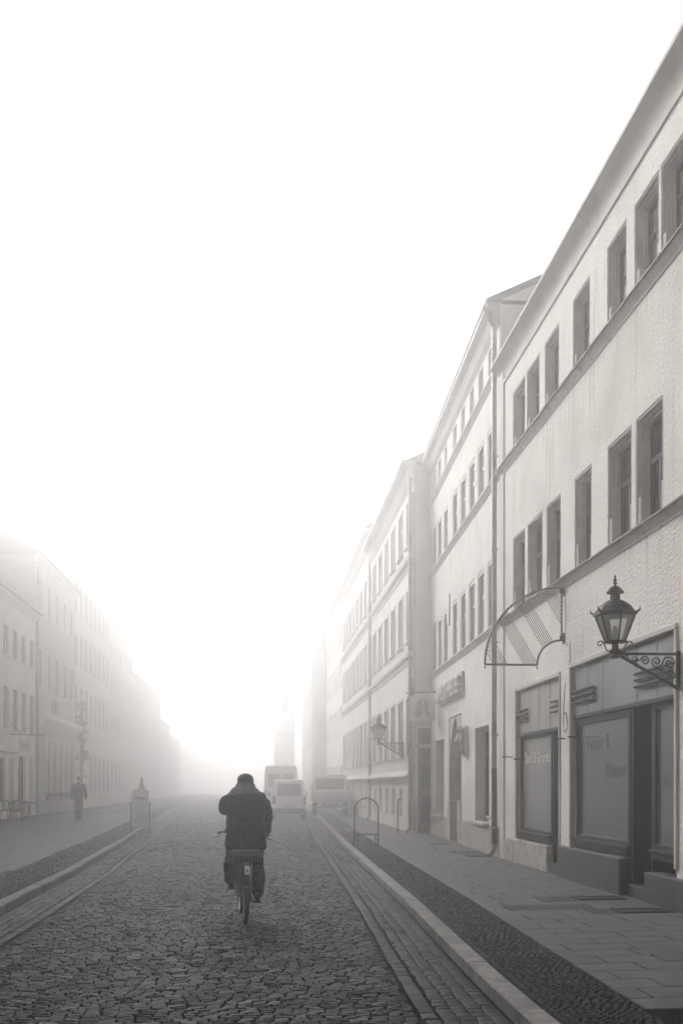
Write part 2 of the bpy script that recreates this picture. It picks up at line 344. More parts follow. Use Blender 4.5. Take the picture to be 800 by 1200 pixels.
P = [p for p in P if p[1]-p[0] > .05]
lay(P, 300, 'cobblestone', 'cobble', road, 'worn cobblestones paving the street', (.125, .085, .0035, .012, .8), 14, 26)
P = []
for side in (0, 1):
    y = 5.0
    while y < 70:
        h = rnd.uniform(.115, .14); e = kr(y) if side else kl(y); sg = -1 if side else 1
        k = 0; off = .02
        while k < 4:                       # four setts of a bonded course
            w = rnd.uniform(.105, .12); x0 = e+sg*off; x1 = e+sg*(off+w)
            if seen(x0, y, 0, 60): P.append((min(x0, x1), max(x0, x1), y, y+h, -.012, 0, .010))
            off += w; k += 1
        y += h
    y = 5.0
    while y < 70:                          # one course laid lengthwise between two open joints
        h = rnd.uniform(.19, .24); e = kr(y) if side else kl(y); sg = -1 if side else 1; x0 = e+sg*.495; x1 = e+sg*.612
        if seen(x0, y, 0, 60): P.append((min(x0, x1), max(x0, x1), y, y+h, -.010, 0, .010))
        y += h
lay(P, 200, 'gutter_sett', 'sett', road, 'squared setts of the street gutters', (.11, .13, .003, .010, .4), 10, 22)
# kerb stones
for par, f, zf, sg in ((pvr, kr, zr, 1), (pvl, kl, zl, -1)):
    y = 5.2; rk = random.Random(9)
    while y < 74:
        L = rk.uniform(.85, 1.15); m = MB(); x0, x1 = f(y), f(y+L); wd = sg*KW; z = .10+rk.uniform(-.004, .004); b = .014; yy0, yy1 = y+.004, y+L-.004
        bot = [(x0, yy0, -.06), (x0+wd, yy0, -.06), (x1+wd, yy1, -.06), (x1, yy1, -.06)]; mid = [(a, c, z-b) for a, c, _ in bot]
        top = [(x0+sg*b, yy0+.004, z), (x0+wd-sg*.008, yy0+.004, z), (x1+wd-sg*.008, yy1-.004, z), (x1+sg*b, yy1-.004, z)]
        m.add(bot+mid+top, [(i+o, (i+1) % 4+o, (i+1) % 4+4+o, i+4+o) for o in (0, 4) for i in range(4)]+[(8, 9, 10, 11)])
        if seen(x0, y+L/2, .1, 120): m.build('kerb_stone', 'kerb', par)
        y += L
# small-sett strips and slabs
def mosaic(par, fa, fb, zf, y0, y1, s, label):
    m = MB(); r = random.Random(11); y = y0
    while y < y1:
        h = r.uniform(.9, 1.1)*s; a, b = sorted((fa(y), fb(y))); x = a+.012
        while x < b-.02:
            w = min(r.uniform(.85, 1.2)*s, b-x)
            if w > .02 and seen(x, y, .1, 40): flat_stone(m, x+.004, x+w-.004, y+.004, y+h-.004, zf(x, y)-.03, zf(x, y)+r.uniform(-.0015, .0015), r, .0045)
            x += w
        y += h
    kind(m.build('mosaic_sett', 'mosaic', par, fix=False), 'stuff', label)
mosaic(pvr, lambda y: kr(y)+KW+.006, sr, zr, 6.5, 34, .062, 'small dark setts between kerb and slabs')
mosaic(pvr, lambda y: kr(y)+KW+.006, sr, zr, 34, 70, .11, 'small dark setts farther along the kerb')
mosaic(pvl, lambda y: kl(y)-KW-.006, sll, zl, 12, 48, .085, 'small dark setts between kerb and slabs')
mosaic(pvl, lambda y: -9.4, lambda y: -10.45, zl, 38, 75, .12, 'small dark setts under the cafe tables')
PATCH = [(2.98, 4.02, 12.55, 13.0), (3.62, 4.18, 13.35, 13.98), (3.85, 4.22, 12.05, 12.5), (4.2, 4.86, 22.6, 23.6), (4.3, 4.7, 26.2, 27)]
def slabs(par, fa, fb, zf, y0, y1, w, h, cap, ang, skip=()):
    P = []; y = y0; row = 0; r = random.Random(4)
    while y < y1:
        a, b = fa(y), fb(y); x = a-(w*.5 if row % 2 else r.uniform(0, .12))
        while x < b:
            x1 = min(x+w*r.choice((.8, 1, 1, 1.2)), b); xa = max(x, a+.004)
            cx, cy = (xa+x1)/2, y+h/2
            if x1-xa > .08 and seen(cx, cy, .12, 40) and not any(p[0]-.1 < cx < p[1]+.1 and p[2]-.1 < cy < p[3]+.1 for p in skip): P.append((xa, x1, y, y+h, zf(cx, cy), ang, .014))
            x = x1 if x1 < b else b+1
        y += h; row += 1
    lay(P, cap, 'slab', 'slab', par, 'paving slabs farther along the street', (.6, .35, .0008, .006, .08), 4, 0)
slabs(pvr, sr, lambda y: 4.9 if y < 21.4 else 5.25, zr, 7.0, 60, .62, .36, 300, -.015)
slabs(pvl, lambda y: -9.4, sll, zl, 14, 80, .8, .5, 300, .02)
for x0, x1, y0, y1 in PATCH:
    m = MB(); r = random.Random(2); y = y0
    while y < y1:
        x = x0
        while x < x1:
            flat_stone(m, x+.001, x+.063, y+.001, y+.063, zr(x, y)-.03, zr(x, y)+.005+r.uniform(-.0008, .0008), r, .0015); x += .064
        y += .064
    kind(m.build('mosaic_patch', 'mosaic', pvr, fix=False), 'stuff')

# ------------------------------------------------------------------ facades
def facade(L, z0, z1, holes, dep=.3, back=9, ends=True):
    m = MB(); ss = sorted({0, L, *[q for h in holes for q in h[:2]]}); zs = sorted({z0, z1, *[q for h in holes for q in h[2:4]]})
    for a, b in zip(ss, ss[1:]):
        for c, d in zip(zs, zs[1:]):
            mx, mz = (a+b)/2, (c+d)/2
            if not any(h[0] < mx < h[1] and h[2] < mz < h[3] for h in holes): m.quad((a, 0, c), (b, 0, c), (b, 0, d), (a, 0, d))
    for h in holes:
        a, b, c, d = h[:4]; e = -(h[4] if len(h) > 4 else dep)
        m.quad((a, 0, c), (a, e, c), (a, e, d), (a, 0, d)); m.quad((b, 0, c), (b, 0, d), (b, e, d), (b, e, c))
        m.quad((a, 0, d), (a, e, d), (b, e, d), (b, 0, d)); m.quad((a, 0, c), (b, 0, c), (b, e, c), (a, e, c))
    for s_ in (0, L): m.quad((s_, 0, z0), (s_, -back, z0), (s_, -back, z1), (s_, 0, z1))
    m.quad((0, -back, z0), (L, -back, z0), (L, -back, z1), (0, -back, z1)); m.quad((0, 0, z1), (0, -back, z1), (L, -back, z1), (L, 0, z1))
    return m
def frame_boxes(m, a, b, c, d, y0, y1, t):
    m.box(a, a+t, y0, y1, c, d); m.box(b-t, b, y0, y1, c, d); m.box(a+t, b-t, y0, y1, c, c+t); m.box(a+t, b-t, y0, y1, d-t, d)
def window(root, a, b, c, d, dep=.15, fm='wood_frame', trans=.66, mull=True, surround=None, sill=None, panes=True, cur=0, name='window', gm='pane', t=.055):
    """part: the timber frame; sub-parts: the panes, the surround, the sill, a net curtain"""
    m = MB(); y0, y1 = -dep-.03, -dep+.03; frame_boxes(m, a+.002, b-.002, c+.002, d-.002, y0, y1, t); zt = c+(d-c)*trans if trans else None; rects = []
    i0, i1, j0, j1 = a+t, b-t, c+t, d-t
    if trans:
        m.box(i0, i1, y0-.004, y1+.012, zt-.035, zt+.035); rects.append((i0, i1, zt+.035, j1)); j1 = zt-.035
    if mull:
        mx = (a+b)/2; m.box(mx-.03, mx+.03, y0+.004, y1+.006, j0, j1); rects += [(i0, mx-.03, j0, j1), (mx+.03, i1, j0, j1)]
    else: rects.append((i0, i1, j0, j1))
    w = m.build(name, fm, root)
    if panes:
        for r in rects: MB().box(r[0]-.004, r[1]+.004, -dep-.006, -dep+.002, r[2]-.004, r[3]+.004).build('pane', gm, w)
    else: MB().box(a+.01, b-.01, -dep-.006, -dep+.002, c+.01, d-.01).build('pane', gm, w)
    if cur:
        q = MB(); n = 14; zc = c+(d-c)*cur
        for k in range(n):
            u0, u1 = a+(b-a)*k/n, a+(b-a)*(k+1)/n; e0, e1 = -dep-.12-.03*(k % 2), -dep-.12-.03*((k+1) % 2); q.quad((u0, e0, c), (u1, e1, c), (u1, e1, zc), (u0, e0, zc))
        q.build('curtain', 'curtain', w, fix=False)
    if surround:
        q = MB(); s_, pr = surround[1], surround[2]; q.box(a-s_, a, -.02, pr, c, d+s_); q.box(b, b+s_, -.02, pr, c, d+s_); q.box(a, b, -.02, pr, d, d+s_); q.build('surround', surround[0], w)
    if sill: MB().cbox(a-.06-(surround[1] if surround else 0), b+.06+(surround[1] if surround else 0), -.1, sill[1], c-.07, c-.003, .008).build('sill', sill[0], w)
    return w
def roof(root, L, z, back, pitch, over=.35, m='roof_tile', hip=0):
    h = (back/2)*math.tan(R(pitch)); b = MB()
    pr = [(over, z-.02), (over, z+.06), (-back/2, z+h), (-back-.3, z+.06), (-back-.3, z-.02)]
    if hip:
        b.add([(-.05, over, z-.02), (L+.05, over, z-.02), (L+.05, -back-.3, z-.02), (-.05, -back-.3, z-.02), (hip, -back/2, z+h), (L-hip, -back/2, z+h)], [(0, 1, 5, 4), (1, 2, 5), (2, 3, 4, 5), (3, 0, 4), (0, 3, 2, 1)])
    else: b.prism(pr, -.04, L+.04)
    return b.build('roof', m, root)
def course(root, L, z, prof, m, name='string_course', x0=0, x1=None):
    return MB().prism([(y, z+h) for y, h in prof], x0+.002, (x1 if x1 is not None else L)-.002).build(name, m, root)
STRING = [(-.05, -.10), (.015, -.10), (.03, -.07), (.075, -.02), (.10, .0), (.10, .035), (-.05, .05)]
def downpipe(root, s, z0, z1, out=.10, r=.05, m='zinc', shoe=True):
    q = MB(); q.tube([(s, out, z1), (s, out, z0+.25), (s, out+.02, z0+.14), (s, out+.12, z0+.05)] if shoe else [(s, out, z1), (s, out, z0)], r, 10)
    z = z0+.6
    while z < z1: q.tube([(s, out, z), (s, out, z+.05)], r+.012, 10); q.box(s-.01, s+.01, -.02, out, z+.015, z+.035); z += 1.9
    return q.build('downpipe', m, root, True)

# ================= near right building with the two shopfronts
Y0 = 3.0; L1 = 21.35-Y0; T = lambda y: y-Y0
b1 = thing('shop_building', 'cream roughcast three-storey building with two dark glazed shopfronts at street level', 'building', (4.9, Y0, 0), PI/2)
ups = [(19.37, 20.3), (18.35, 19.24), (17.13, 18.01), (15.5, 16.36), (13.92, 14.72), (12.76, 13.62), (11.86, 12.70), (9.9, 10.75), (8.4, 9.25), (6.9, 7.75), (5.2, 6.05), (3.9, 4.75)]
los = [(19.37, 20.3), (18.15, 19.18), (17.03, 17.9), (15.42, 16.27), (13.72, 14.69), (12.62, 13.56), (9.8, 10.75), (8.3, 9.25), (6.8, 7.75), (5.1, 6.05), (3.8, 4.75)]
BA = (17.05, 20.02, .14, 3.44); BB = (12.2, 16.46, .14, 3.5)
holes = [(T(a), T(b), 7.96, 9.2, .34) for a, b in ups]+[(T(a), T(b), 4.9, 6.38, .34) for a, b in los]+[(T(BA[0]), T(BA[1]), .02, 3.44, .22), (T(BB[0]), T(BB[1]), .02, 3.5, .22)]
facade(L1, 0, 10.07, holes, back=10).build('wall', 'roughcast', b1, fix=False)
cove = [(-.05, 9.70), (.0, 9.70)]+[(.19-.19*cos(R(t)), 9.72+.30*sin(R(t))) for t in range(0, 91, 10)]+[(.20, 10.02), (.22, 10.03), (.22, 10.08), (-.05, 10.08)]
MB().prism(cove, -.0, L1+.0).build('cornice', 'cornice_paint', b1, True)
MB().prism([(0, 9.64), (.03, 9.64), (.035, 9.70), (0, 9.703)], 0, L1).build('cornice_bead', 'cornice_paint', b1)
MB().prism([(.20, 10.085), (.20, 10.10), (-5, 12.4), (-10.3, 10.2), (-10.3, 10.085)], -.04, L1+.02).build('roof', 'roof_tile', b1)
for z in (7.94, 4.87):
    course(b1, L1, z, STRING, 'cornice_paint')
    MB().prism([(-.03, z+.052), (.125, z+.038), (.125, z+.020), (.128, z+.020), (.128, z+.042), (-.03, z+.058)], .003, L1-.003).build('flashing', 'metal_flashing', b1)
def moulded_window(a, b, c, d, cur, lower):
    """stone reveal stepped in three mouldings above plain blocks, timber window inside"""
    st, dp = .042, .036; zs = c+(d-c)*.30; m = MB()
    for i in range(3):
        o0, o1, y0 = i*st, (i+1)*st, -dp*(i+.35); yb = -.3
        m.box(a+o0+.001, a+o1, yb, y0, zs, d-o0-.001); m.box(b-o1, b-o0-.001, yb, y0, zs, d-o0-.001); m.box(a+o1, b-o1, yb, y0, d-o1, d-o0-.001)
        # a rounded bead on each step
        rr = .012; m.tube([(a+o1, y0, zs), (a+o1, y0, d-o1), (b-o1, y0, d-o1), (b-o1, y0, zs)], rr, 6)
    for x0, x1 in ((a+.001, a+.122), (b-.122, b-.001)): m.cbox(x0, x1, -.3, -.02, c+.002, zs-.002, .008)
    w = window(b1, a+.126, b-.126, c+.01, d-.128, .175, 'wood_dark', .64, True, cur=0, gm='pane' if lower else 'pane_net')
    m.build('surround', 'sandstone', w)
for i, (a, b) in enumerate(ups): moulded_window(T(a), T(b), 7.985, 9.2, .95 if i in (4, 5, 6, 0) else .6, False)
for i, (a, b) in enumerate(los): moulded_window(T(a), T(b), 4.925, 6.38, 0 if i in (4, 5) else .5, True)

def shopfront(root, s0, s1, z1, zf, win, door, win2, plinths, fm, slats, name, tz, back, bm='backdrop'):
    """part: the timber framework; sub-parts: panes, fascia, slats, trim, plinth, door, backdrop"""
    m = MB(); D = -.10
    def lights(w, zb, zt):
        a, b = w; frame_boxes(m, a+.002, b-.002, zb, zt, D-.05, D+.04, .085); m.box(a+.002, b-.002, D-.05, D+.07, zb-.10, zb-.002); m.cbox(a-.0, b+.0, D-.02, D+.10, zb-.012, zb+.03, .008)
    for w in win: lights(w[:2], w[2], w[3])
    m.box(door[0]-.05, door[0]-.002, D-.35, D+.03, .3, zf-.004); m.box(door[1]+.002, door[1]+.05, D-.35, D+.03, .3, zf-.004)
    sf = m.build(name, 'wood_dark', root)
    for w in win:
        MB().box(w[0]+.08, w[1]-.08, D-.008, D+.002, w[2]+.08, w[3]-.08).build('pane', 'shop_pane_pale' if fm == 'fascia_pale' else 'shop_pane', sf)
        # inner beading
        q = MB(); frame_boxes(q, w[0]+.086, w[1]-.086, w[2]+.086, w[3]-.086, D+.003, D+.016, .018); q.build('bead', 'wood_frame', sf)
        MB().quad((w[0]-.1, -back, .3), (w[1]+.1, -back, .3), (w[1]+.1, -back, zf), (w[0]-.1, -back, zf)).build('backdrop', bm, sf, fix=False)
        MB().box(w[0], w[1], -back+.01, D-.06, w[2]-.09, w[2]-.02).build('display_floor', 'backdrop', sf)
    # door leaf, deep in its recess
    q = MB(); frame_boxes(q, door[0], door[1], .32, zf-.01, -.52, -.46, .09); q.box(door[0]+.09, door[1]-.09, -.50, -.47, .41, 1.0)
    dl = q.build('door', 'wood_dark', sf); hx = door[0]+.045; MB().tube([(hx, -.455, 1.05), (hx, -.40, 1.05), (hx, -.395, 1.22), (hx, -.455, 1.22)], .009, 6).build('door_handle', 'chrome', sf); MB().box(door[0]+.09, door[1]-.09, -.492, -.484, 1.0, zf-.1).build('door_glass', 'pane', sf)
    MB().cbox(door[0]-.04, door[1]+.04, -.46, -.0, .10, .30, .012).build('doorstep', 'granite', sf)
    # fascia boards with joints
    n = max(3, round((s1-s0)/.75)); e = (s1-s0-.06)/n
    for k in range(n): MB().cbox(s0+.03+k*e+.002, s0+.03+(k+1)*e-.002, -.16, -.045+.004*((k*7) % 3), zf, z1-.05, .006).build('fascia_board', fm, sf)
    MB().box(s0+.03, s1-.03, -.16, -.02, zf-.05, zf-.003).build('fascia_rail', 'wood_dark', sf)
    for a, b in slats:
        for k in range(3):
            q = MB(); z = tz+k*.085; q.tube([(a, .005, z), (b, .005, z)], .022, 8); q.tube([(a+.02, -.04, z), (a+.02, .005, z)], .014, 6); q.tube([(b-.02, -.04, z), (b-.02, .005, z)], .014, 6); q.build('slat', 'wood_dark', sf, True)
    # pale trim round the bay
    MB().cbox(s0-.045, s1+.045, -.04, .035, z1-.048, z1+.03, .012).build('trim', 'cornice_paint', sf)
    for x0, x1 in ((s0-.045, s0+.028), (s1-.028, s1+.045)): MB().cbox(x0, x1, -.04, .03, .62, z1-.05, .01).build('trim', 'cornice_paint', sf)
    for a, b, z0, z2, y, pm in plinths: MB().cbox(a, b, -.2, y, z0, z2, .015).build('plinth', pm, sf)
    # dark room behind
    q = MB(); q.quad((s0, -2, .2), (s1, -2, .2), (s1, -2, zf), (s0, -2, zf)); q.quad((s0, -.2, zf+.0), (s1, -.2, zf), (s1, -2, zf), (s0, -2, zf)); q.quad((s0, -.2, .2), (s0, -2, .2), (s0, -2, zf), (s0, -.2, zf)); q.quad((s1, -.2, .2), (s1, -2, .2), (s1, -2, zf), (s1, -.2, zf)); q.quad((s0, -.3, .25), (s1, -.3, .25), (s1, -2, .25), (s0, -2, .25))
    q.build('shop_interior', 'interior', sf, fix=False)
    return sf
sfa = shopfront(b1, T(17.05), T(20.02), 3.44, 2.58, [(T(17.78), T(19.95), .72, 2.55)], (T(17.12), T(17.70)), None,
    [(T(17.74), T(20.62), .10, .585, .05, 'shell_lime')], 'fascia_pale', [(T(19.25), T(19.98)), (T(17.08), T(17.62))], 'shopfront', 2.84, .34, 'window_cloth')
sfb = shopfront(b1, T(12.2), T(16.46), 3.5, 2.70, [(T(13.95), T(16.38), .76, 2.64), (T(12.24), T(13.13), .78, 2.67)], (T(13.20), T(13.86)), None,
    [(T(13.93), T(16.9), .10, .64, .10, 'granite'), (T(11.6), T(13.12), .10, .52, .06, 'granite')], 'fascia', [(T(15.35), T(16.42)), (T(12.35), T(13.6))], 'shopfront', 2.90, .36, 'window_cloth_grey')
# ML: text plane -> facade plane (letters upright, read from the street)
def MW(s, out, z): return Matrix.Translation((s, out, z)) @ Matrix.Rotation(PI, 4, 'Z') @ Matrix.Rotation(PI/2, 4, 'X')
text('lettering', 'Band & Gründel', .30, .001, 'white_letter', sfa, MW(T(18.86), -.094, 2.02), 1.72)
text('lettering', 'Flower &', .32, .001, 'dark_letter', sfb, MW(T(15.42), -.094, 2.14), 1.05)
text('lettering', 'Nature', .32, .001, 'dark_letter', sfb, MW(T(14.62), -.094, 1.72), .82)
MB().cbox(T(21.0), T(21.34), -.1, .035, .1, 10, .004).build('quoin_strip', 'plaster_warm', b1)
MB().cbox(T(16.5), T(17.0), -.1, .012, .60, 3.9, .006).build('pier', 'roughcast', b1)
MB().cbox(T(20.64), T(21.0), -.1, .03, .08, .52, .01).build('plinth_block', 'shell_lime', b1)
MB().cbox(T(3.1), T(11.58), -.1, .05, .08, .55, .01).build('plinth_block', 'granite', b1)
# little iron pegs and a loop of loose cable
for y, z, l in ((16.75, 2.36, .16), (16.16, 2.36, .14), (20.35, 2.16, .2), (19.6, 2.1, .16)): MB().tube([(T(y), -.05, z), (T(y), l, z)], .012, 6).build('wall_peg', 'iron', b1)
MB().tube([(T(16.72)+.12*cos(R(a))*(1-.1*(a > 300)), .02+.01*sin(R(3*a)), 2.62+.16*sin(R(a))) for a in range(60, 420, 15)]+[(T(16.8), .02, 2.9), (T(16.72), .015, 3.25)], .006, 5).build('cable', 'iron', b1)

# ================= pharmacy building (turns slightly with the street)
A2 = R(1.7); b2 = thing('pharmacy_building', 'pale plastered old house with pointed arch portal and pharmacy lettering', 'building', (4.9, 21.37, 0), PI/2-A2); L2 = 10.9
cols2 = [(.75, 1.45), (1.85, 2.65), (3.05, 3.85), (4.35, 5.15), (5.65, 6.45), (7.3, 8.05), (8.5, 9.25), (9.6, 10.3)]
gw = [(.42, .95, .95, 2.9), (1.25, 3.0, .78, 2.92), (8.0, 9.75, .75, 2.9)]; ARC = (4.95, 7.1, .05, 3.42)
h2 = [(a, b, 4.96, 6.42, .3) for a, b in cols2]+[(a, b, 8.0, 9.25, .3) for a, b in cols2]+[(a+.1, b-.1, 10.35, 10.95, .3) for a, b in cols2[::1]]+[(*q, .34) for q in gw]+[(*ARC, .5)]
facade(L2, 0, 11.4, h2, back=10).build('wall', 'plaster_warm', b2, fix=False)
for z in (4.9, 7.95, 10.15): course(b2, L2, z, STRING, 'cornice_paint')
MB().prism([(-.05, 11.0), (0, 11.0), (.08, 11.1), (.16, 11.28), (.28, 11.36), (.28, 11.46), (-.05, 11.46)], .02, L2).build('cornice', 'cornice_paint', b2)
MB().prism([(.30, 11.465), (.30, 11.50), (-5, 13.9), (-10.3, 11.5), (-10.3, 11.465)], -.03, L2+.02).build('roof', 'roof_tile', b2)
MB().prism([(.0, 11.465), (-5, 13.84), (-10, 11.465)], -.046, -.034).build('gable', 'plaster_warm', b2)
for a, b in cols2:
    for c, d, tr in ((4.98, 6.42, .64), (8.02, 9.25, .64)): window(b2, a+.09, b-.09, c, d-.09, .11, 'wood_white', tr, True, ('cornice_paint', .09, -.012), None, gm='pane_curtained')  # white frames and pale trim chosen to mimic fading in fog
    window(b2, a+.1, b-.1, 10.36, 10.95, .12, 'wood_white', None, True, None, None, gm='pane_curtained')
for a, b, c, d in gw:
    window(b2, a+.03, b-.03, c+.02, d-.02, .26, 'wood_frame', .72, b-a > .8, None, ('sandstone', .12), t=.07)
# pointed portal: spandrels, stepped jambs, door
def pointed(a, b, zs, top, n=10):
    w = b-a; cx = (a+b)/2; hgt = top-zs; rr = (w*w/4+hgt*hgt)/w; P_ = []
    for i in range(n+1):
        t = i/n; z = hgt*t; x = math.sqrt(max(0, rr*rr-z*z))-(rr-w/2); P_.append((x, zs+z))
    return [(cx-x, z) for x, z in P_]+[(cx+x, z) for x, z in P_[-2::-1]]
por = MB(); a, b, c, d = ARC
for i in range(5):
    o = i*.085; y = -.02-.065*i; arc = pointed(a+.04+o, b-.04-o, 1.75, d-.05-o*1.3)
    outl = [(a+.002, 1.2)]+[(a+.002, d-.002), (b-.002, d-.002), (b-.002, 1.2), (b-.04-o, 1.2)]+arc[::-1]+[(a+.04+o, 1.2)]
    por.prism(outl, y-.06, y-.002, 'y')
    por.tube([(p[0], y, p[1]) for p in [(a+.04+o, .95)]+arc+[(b-.04-o, .95)]], .022, 6)
for x0, x1 in ((a+.002, a+.42), (b-.42, b-.002)): por.cbox(x0, x1, -.45, .05, .1, 1.2, .02)
por.build('portal', 'sandstone', b2)
q = MB(); q.prism([(a+.4, .1)]+pointed(a+.4, b-.4, 1.75, d-.5)+[(b-.4, .1)], -.44, -.40, 'y'); dr = q.build('door', 'wood_frame', b2)
for k in range(2): MB().cbox(a+.46+k*.42, a+.82+k*.42, -.4, -.37, .35, 1.55, .01).build('door_panel', 'wood_dark', dr)
# carved console figure beside the portal
q = MB(); q.cbox(3.95, 4.32, -.02, .09, 2.3, 3.05, .02); q.build('relief_slab', 'sandstone', b2)
q = MB(); q.ell((4.13, .17, 2.96), (.08, .085, .10)); q.ell((4.13, .16, 2.74), (.12, .12, .17)); q.ell((4.16, .24, 2.68), (.07, .09, .07)); q.tube([(4.05, .16, 2.8), (4.08, .28, 2.68), (4.2, .27, 2.6)], [.05, .04, .03], 8); q.ell((4.13, .12, 2.5), (.09, .10, .15))
link('bust', remesh(q, .02, 4, .006), 'sandstone', b2, True)
for x0, x1 in ((.0, 1.0), (1.0, 4.9), (7.15, 8.0), (8.0, 10.85)): MB().cbox(x0+.006, x1-.006, -.05, .04, .06, .74, .01).build('plinth', 'shell_lime', b2)
# raised letters on a backing panel above the portal
ls = MB().cbox(4.5, 8.6, .0, .06, 3.84, 4.42, .01).build('letter_panel', 'sandstone', b2)
text('lettering', 'APOTHEKE', .62, .05, 'plaster_warm', ls, MW(6.55, .12, 3.9), 3.9)
dp = downpipe(b2, .16, .12, 11.0, .10, .052)
q = MB()
for k in range(9): z = 1.15+k*.115; w_ = .02+.02*((k*5) % 3); q.box(.16-w_, .16+w_, .155, .158, z, z+.05+.03*((k*7) % 3))
q.build('sticker', 'poster', dp)
q = MB(); q.tube([(.16, .10, .4), (.16, .10, 1.95)], .058, 10); q.build('lower_pipe', 'steel_grey', dp, True)
q = MB(); q.tube([(.16, .1, 11.0), (.16, .22, 11.25), (.16, .30, 11.42)], .052, 8); q.build('pipe_elbow', 'zinc', dp, True)
MB().cbox(6.86, 7.06, .0, .05, 5.9, 6.75, .01).build('name_plate', 'enamel', b2)
# hanging pharmacy sign: white board with a blackletter A
sg = thing('pharmacy_sign', 'square white hanging sign with a grey blackletter A on an iron arm', 'sign', (5.18, 30.75, 0), 0)
MB().tube([(.02, 0, 4.32), (-.92, 0, 4.28)], .02, 8).build('arm', 'iron', sg, True)
q = MB(); q.cbox(-.78, -.06, -.03, .03, 3.48, 4.2, .008); brd = q.build('board', 'enamel', sg)
MB().tube([(-.72, 0, 4.2), (-.72, 0, 4.29)], .008, 6).build('hanger', 'iron', sg); MB().tube([(-.12, 0, 4.2), (-.12, 0, 4.31)], .008, 6).build('hanger', 'iron', sg)
letA = [(-.24, .62), (-.14, .70), (.0, .76), (.14, .70), (.20, .64), (.20, .22), (.30, .12), (.20, -.02), (.06, .12), (.06, .30), (-.02, .34), (-.02, .12), (-.20, -.02), (-.40, .10), (-.28, .18), (-.30, .30), (-.24, .36), (-.30, .46), (-.20, .44), (-.22, .52)]
for sy, flip in ((-.0315, 1),): MB().prism([(-.42+x*.78*flip, 3.60+z*.70) for x, z in letA], sy-.008, sy, 'y').build('letter', 'mid_letter', brd)
MB().prism([(-.42+x, 3.60+z) for x, z in ((-.05, .34), (.03, .36), (.03, .47), (-.03, .50), (-.07, .44))], -.0435, -.0405, 'y').build('letter_counter', 'enamel', brd)

# ================= the two rusticated buildings beyond
def civic(name, label, Ya, Yb, X, top, cols, first):
    L = Yb-Ya; b = thing(name, label, 'building', (X, Ya, 0), PI/2); pw = L/cols; hs = []
    for k in range(cols):
        a = (k+.5)*pw-.47; hs += [(a, a+.94, 2.55, 4.35, .25), (a, a+.94, 6.15, 7.75, .25), (a, a+.94, 9.15, 10.55, .25), (a+.1, a+.84, .55, 1.5, .25)]
    facade(L, 0, top, hs, back=10).build('wall', 'plaster_pale', b, fix=False)
    for h in hs: window(b, h[0], h[1], h[2], h[3], .09, 'wood_white', .66 if h[2] > 1 else None, True, ('cornice_paint', .09, .03) if h[2] > 1 else None, ('cornice_paint', .1) if h[2] > 1 else None, gm='pane_curtained')  # pale frames, trim and panes paint in the fading of distance
    for z in (5.62, 8.62): course(b, L, z, [(-.05, -.22), (.03, -.22), (.05, -.1), (.14, -.04), (.16, .06), (-.05, .08)], 'cornice_paint', x0=-.15)
    course(b, L, 1.95, [(-.05, -.10), (.20, -.12), (.24, -.06), (.05, .12), (-.05, .12)], 'cornice_paint', 'ledge')
    MB().prism([(-.05, top-.55), (0, top-.55), (.1, top-.4), (.22, top-.15), (.42, top-.05), (.42, top+.06), (-.05, top+.06)], -.3, L).build('cornice', 'cornice_paint', b)
    roof(b, L, top+.07, 10, 33, .42, hip=3.2 if first else 0)
    if first:
        for k in range(22):                   # quoins on the street corner
            z = .2+k*.52; w_ = .52 if k % 2 else .34
            if z+.5 < top-.6: MB().cbox(-.02, w_, -.04, .035, z, z+.5, .012).build('quoin', 'sandstone', b)
        MB().cbox(-.03, .02, -.95, -.12, .1, 3.35, .01).build('side_door', 'sandstone_dark', b)
        for z in (3.45, 2.75): MB().cbox(-.16, .0, -1.05, -.02, z, z+.12, .01).build('door_hood', 'sandstone', b)
        for k, z in enumerate((.5, 1.5, 2.35)): MB().cbox(-.05, -.031, -.85, -.22, z, z+.75, .01).build('door_panel', 'wood_frame', b)
    downpipe(b, -.06 if first else .1, .12, top-.3, .12, .06)
    return b
b3 = civic('town_house', 'pale four-row town house with stone quoins and deep cornices', 32.3, 44.2, 4.72, 11.4, 6, True)
b4 = civic('town_house', 'pale town house behind the parked pickup, past the quoined one', 44.22, 60.0, 4.74, 12.2, 8, False)

# ================= simple street houses
def house(name, label, Ya, Yb, side, X, top, rows, cols, wall, roofp=42, win=('wood_white', .1, .025), extra=(), near=True, ww=.95, holes=(), cname='cornice_paint', back=9):
    """Ya..Yb along the street; rows: (sill, head)"""
    L = Yb-Ya; b = thing(name, label, 'building', (X, Ya if side > 0 else Yb, 0), PI/2*(1 if side > 0 else -1)); pw = L/cols; hs = []
    for c, d in rows:
        for k in range(cols): a = (k+.5)*pw-ww/2; hs.append((a, a+ww, c, d, .25))
    facade(L, 0, top, hs+list(holes), back=back).build('wall', wall, b, fix=False)
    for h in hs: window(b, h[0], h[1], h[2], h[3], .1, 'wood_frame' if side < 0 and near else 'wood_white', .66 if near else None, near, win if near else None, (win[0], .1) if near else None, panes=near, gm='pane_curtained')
    MB().prism([(-.05, top-.3), (.03, top-.3), (.08, top-.18), (.25, top-.06), (.25, top+.03), (-.05, top+.03)], 0, L).build('eaves_cornice', cname, b)
    roof(b, L, top+.04, back, roofp, .36); q = MB(); q.tube([(0, .40, top+.06), (L, .40, top+.06)], .06, 8); q.build('gutter', 'zinc', b, True)
    return b
house('corner_house', 'tall pale house closing the end of the foggy street', 78, 96, 1, 3.9, 15.5, [(1, 2.8), (4.4, 6.2), (7.4, 9.2), (10.2, 11.8), (12.6, 14)], 8, 'plaster_mid', near=False)
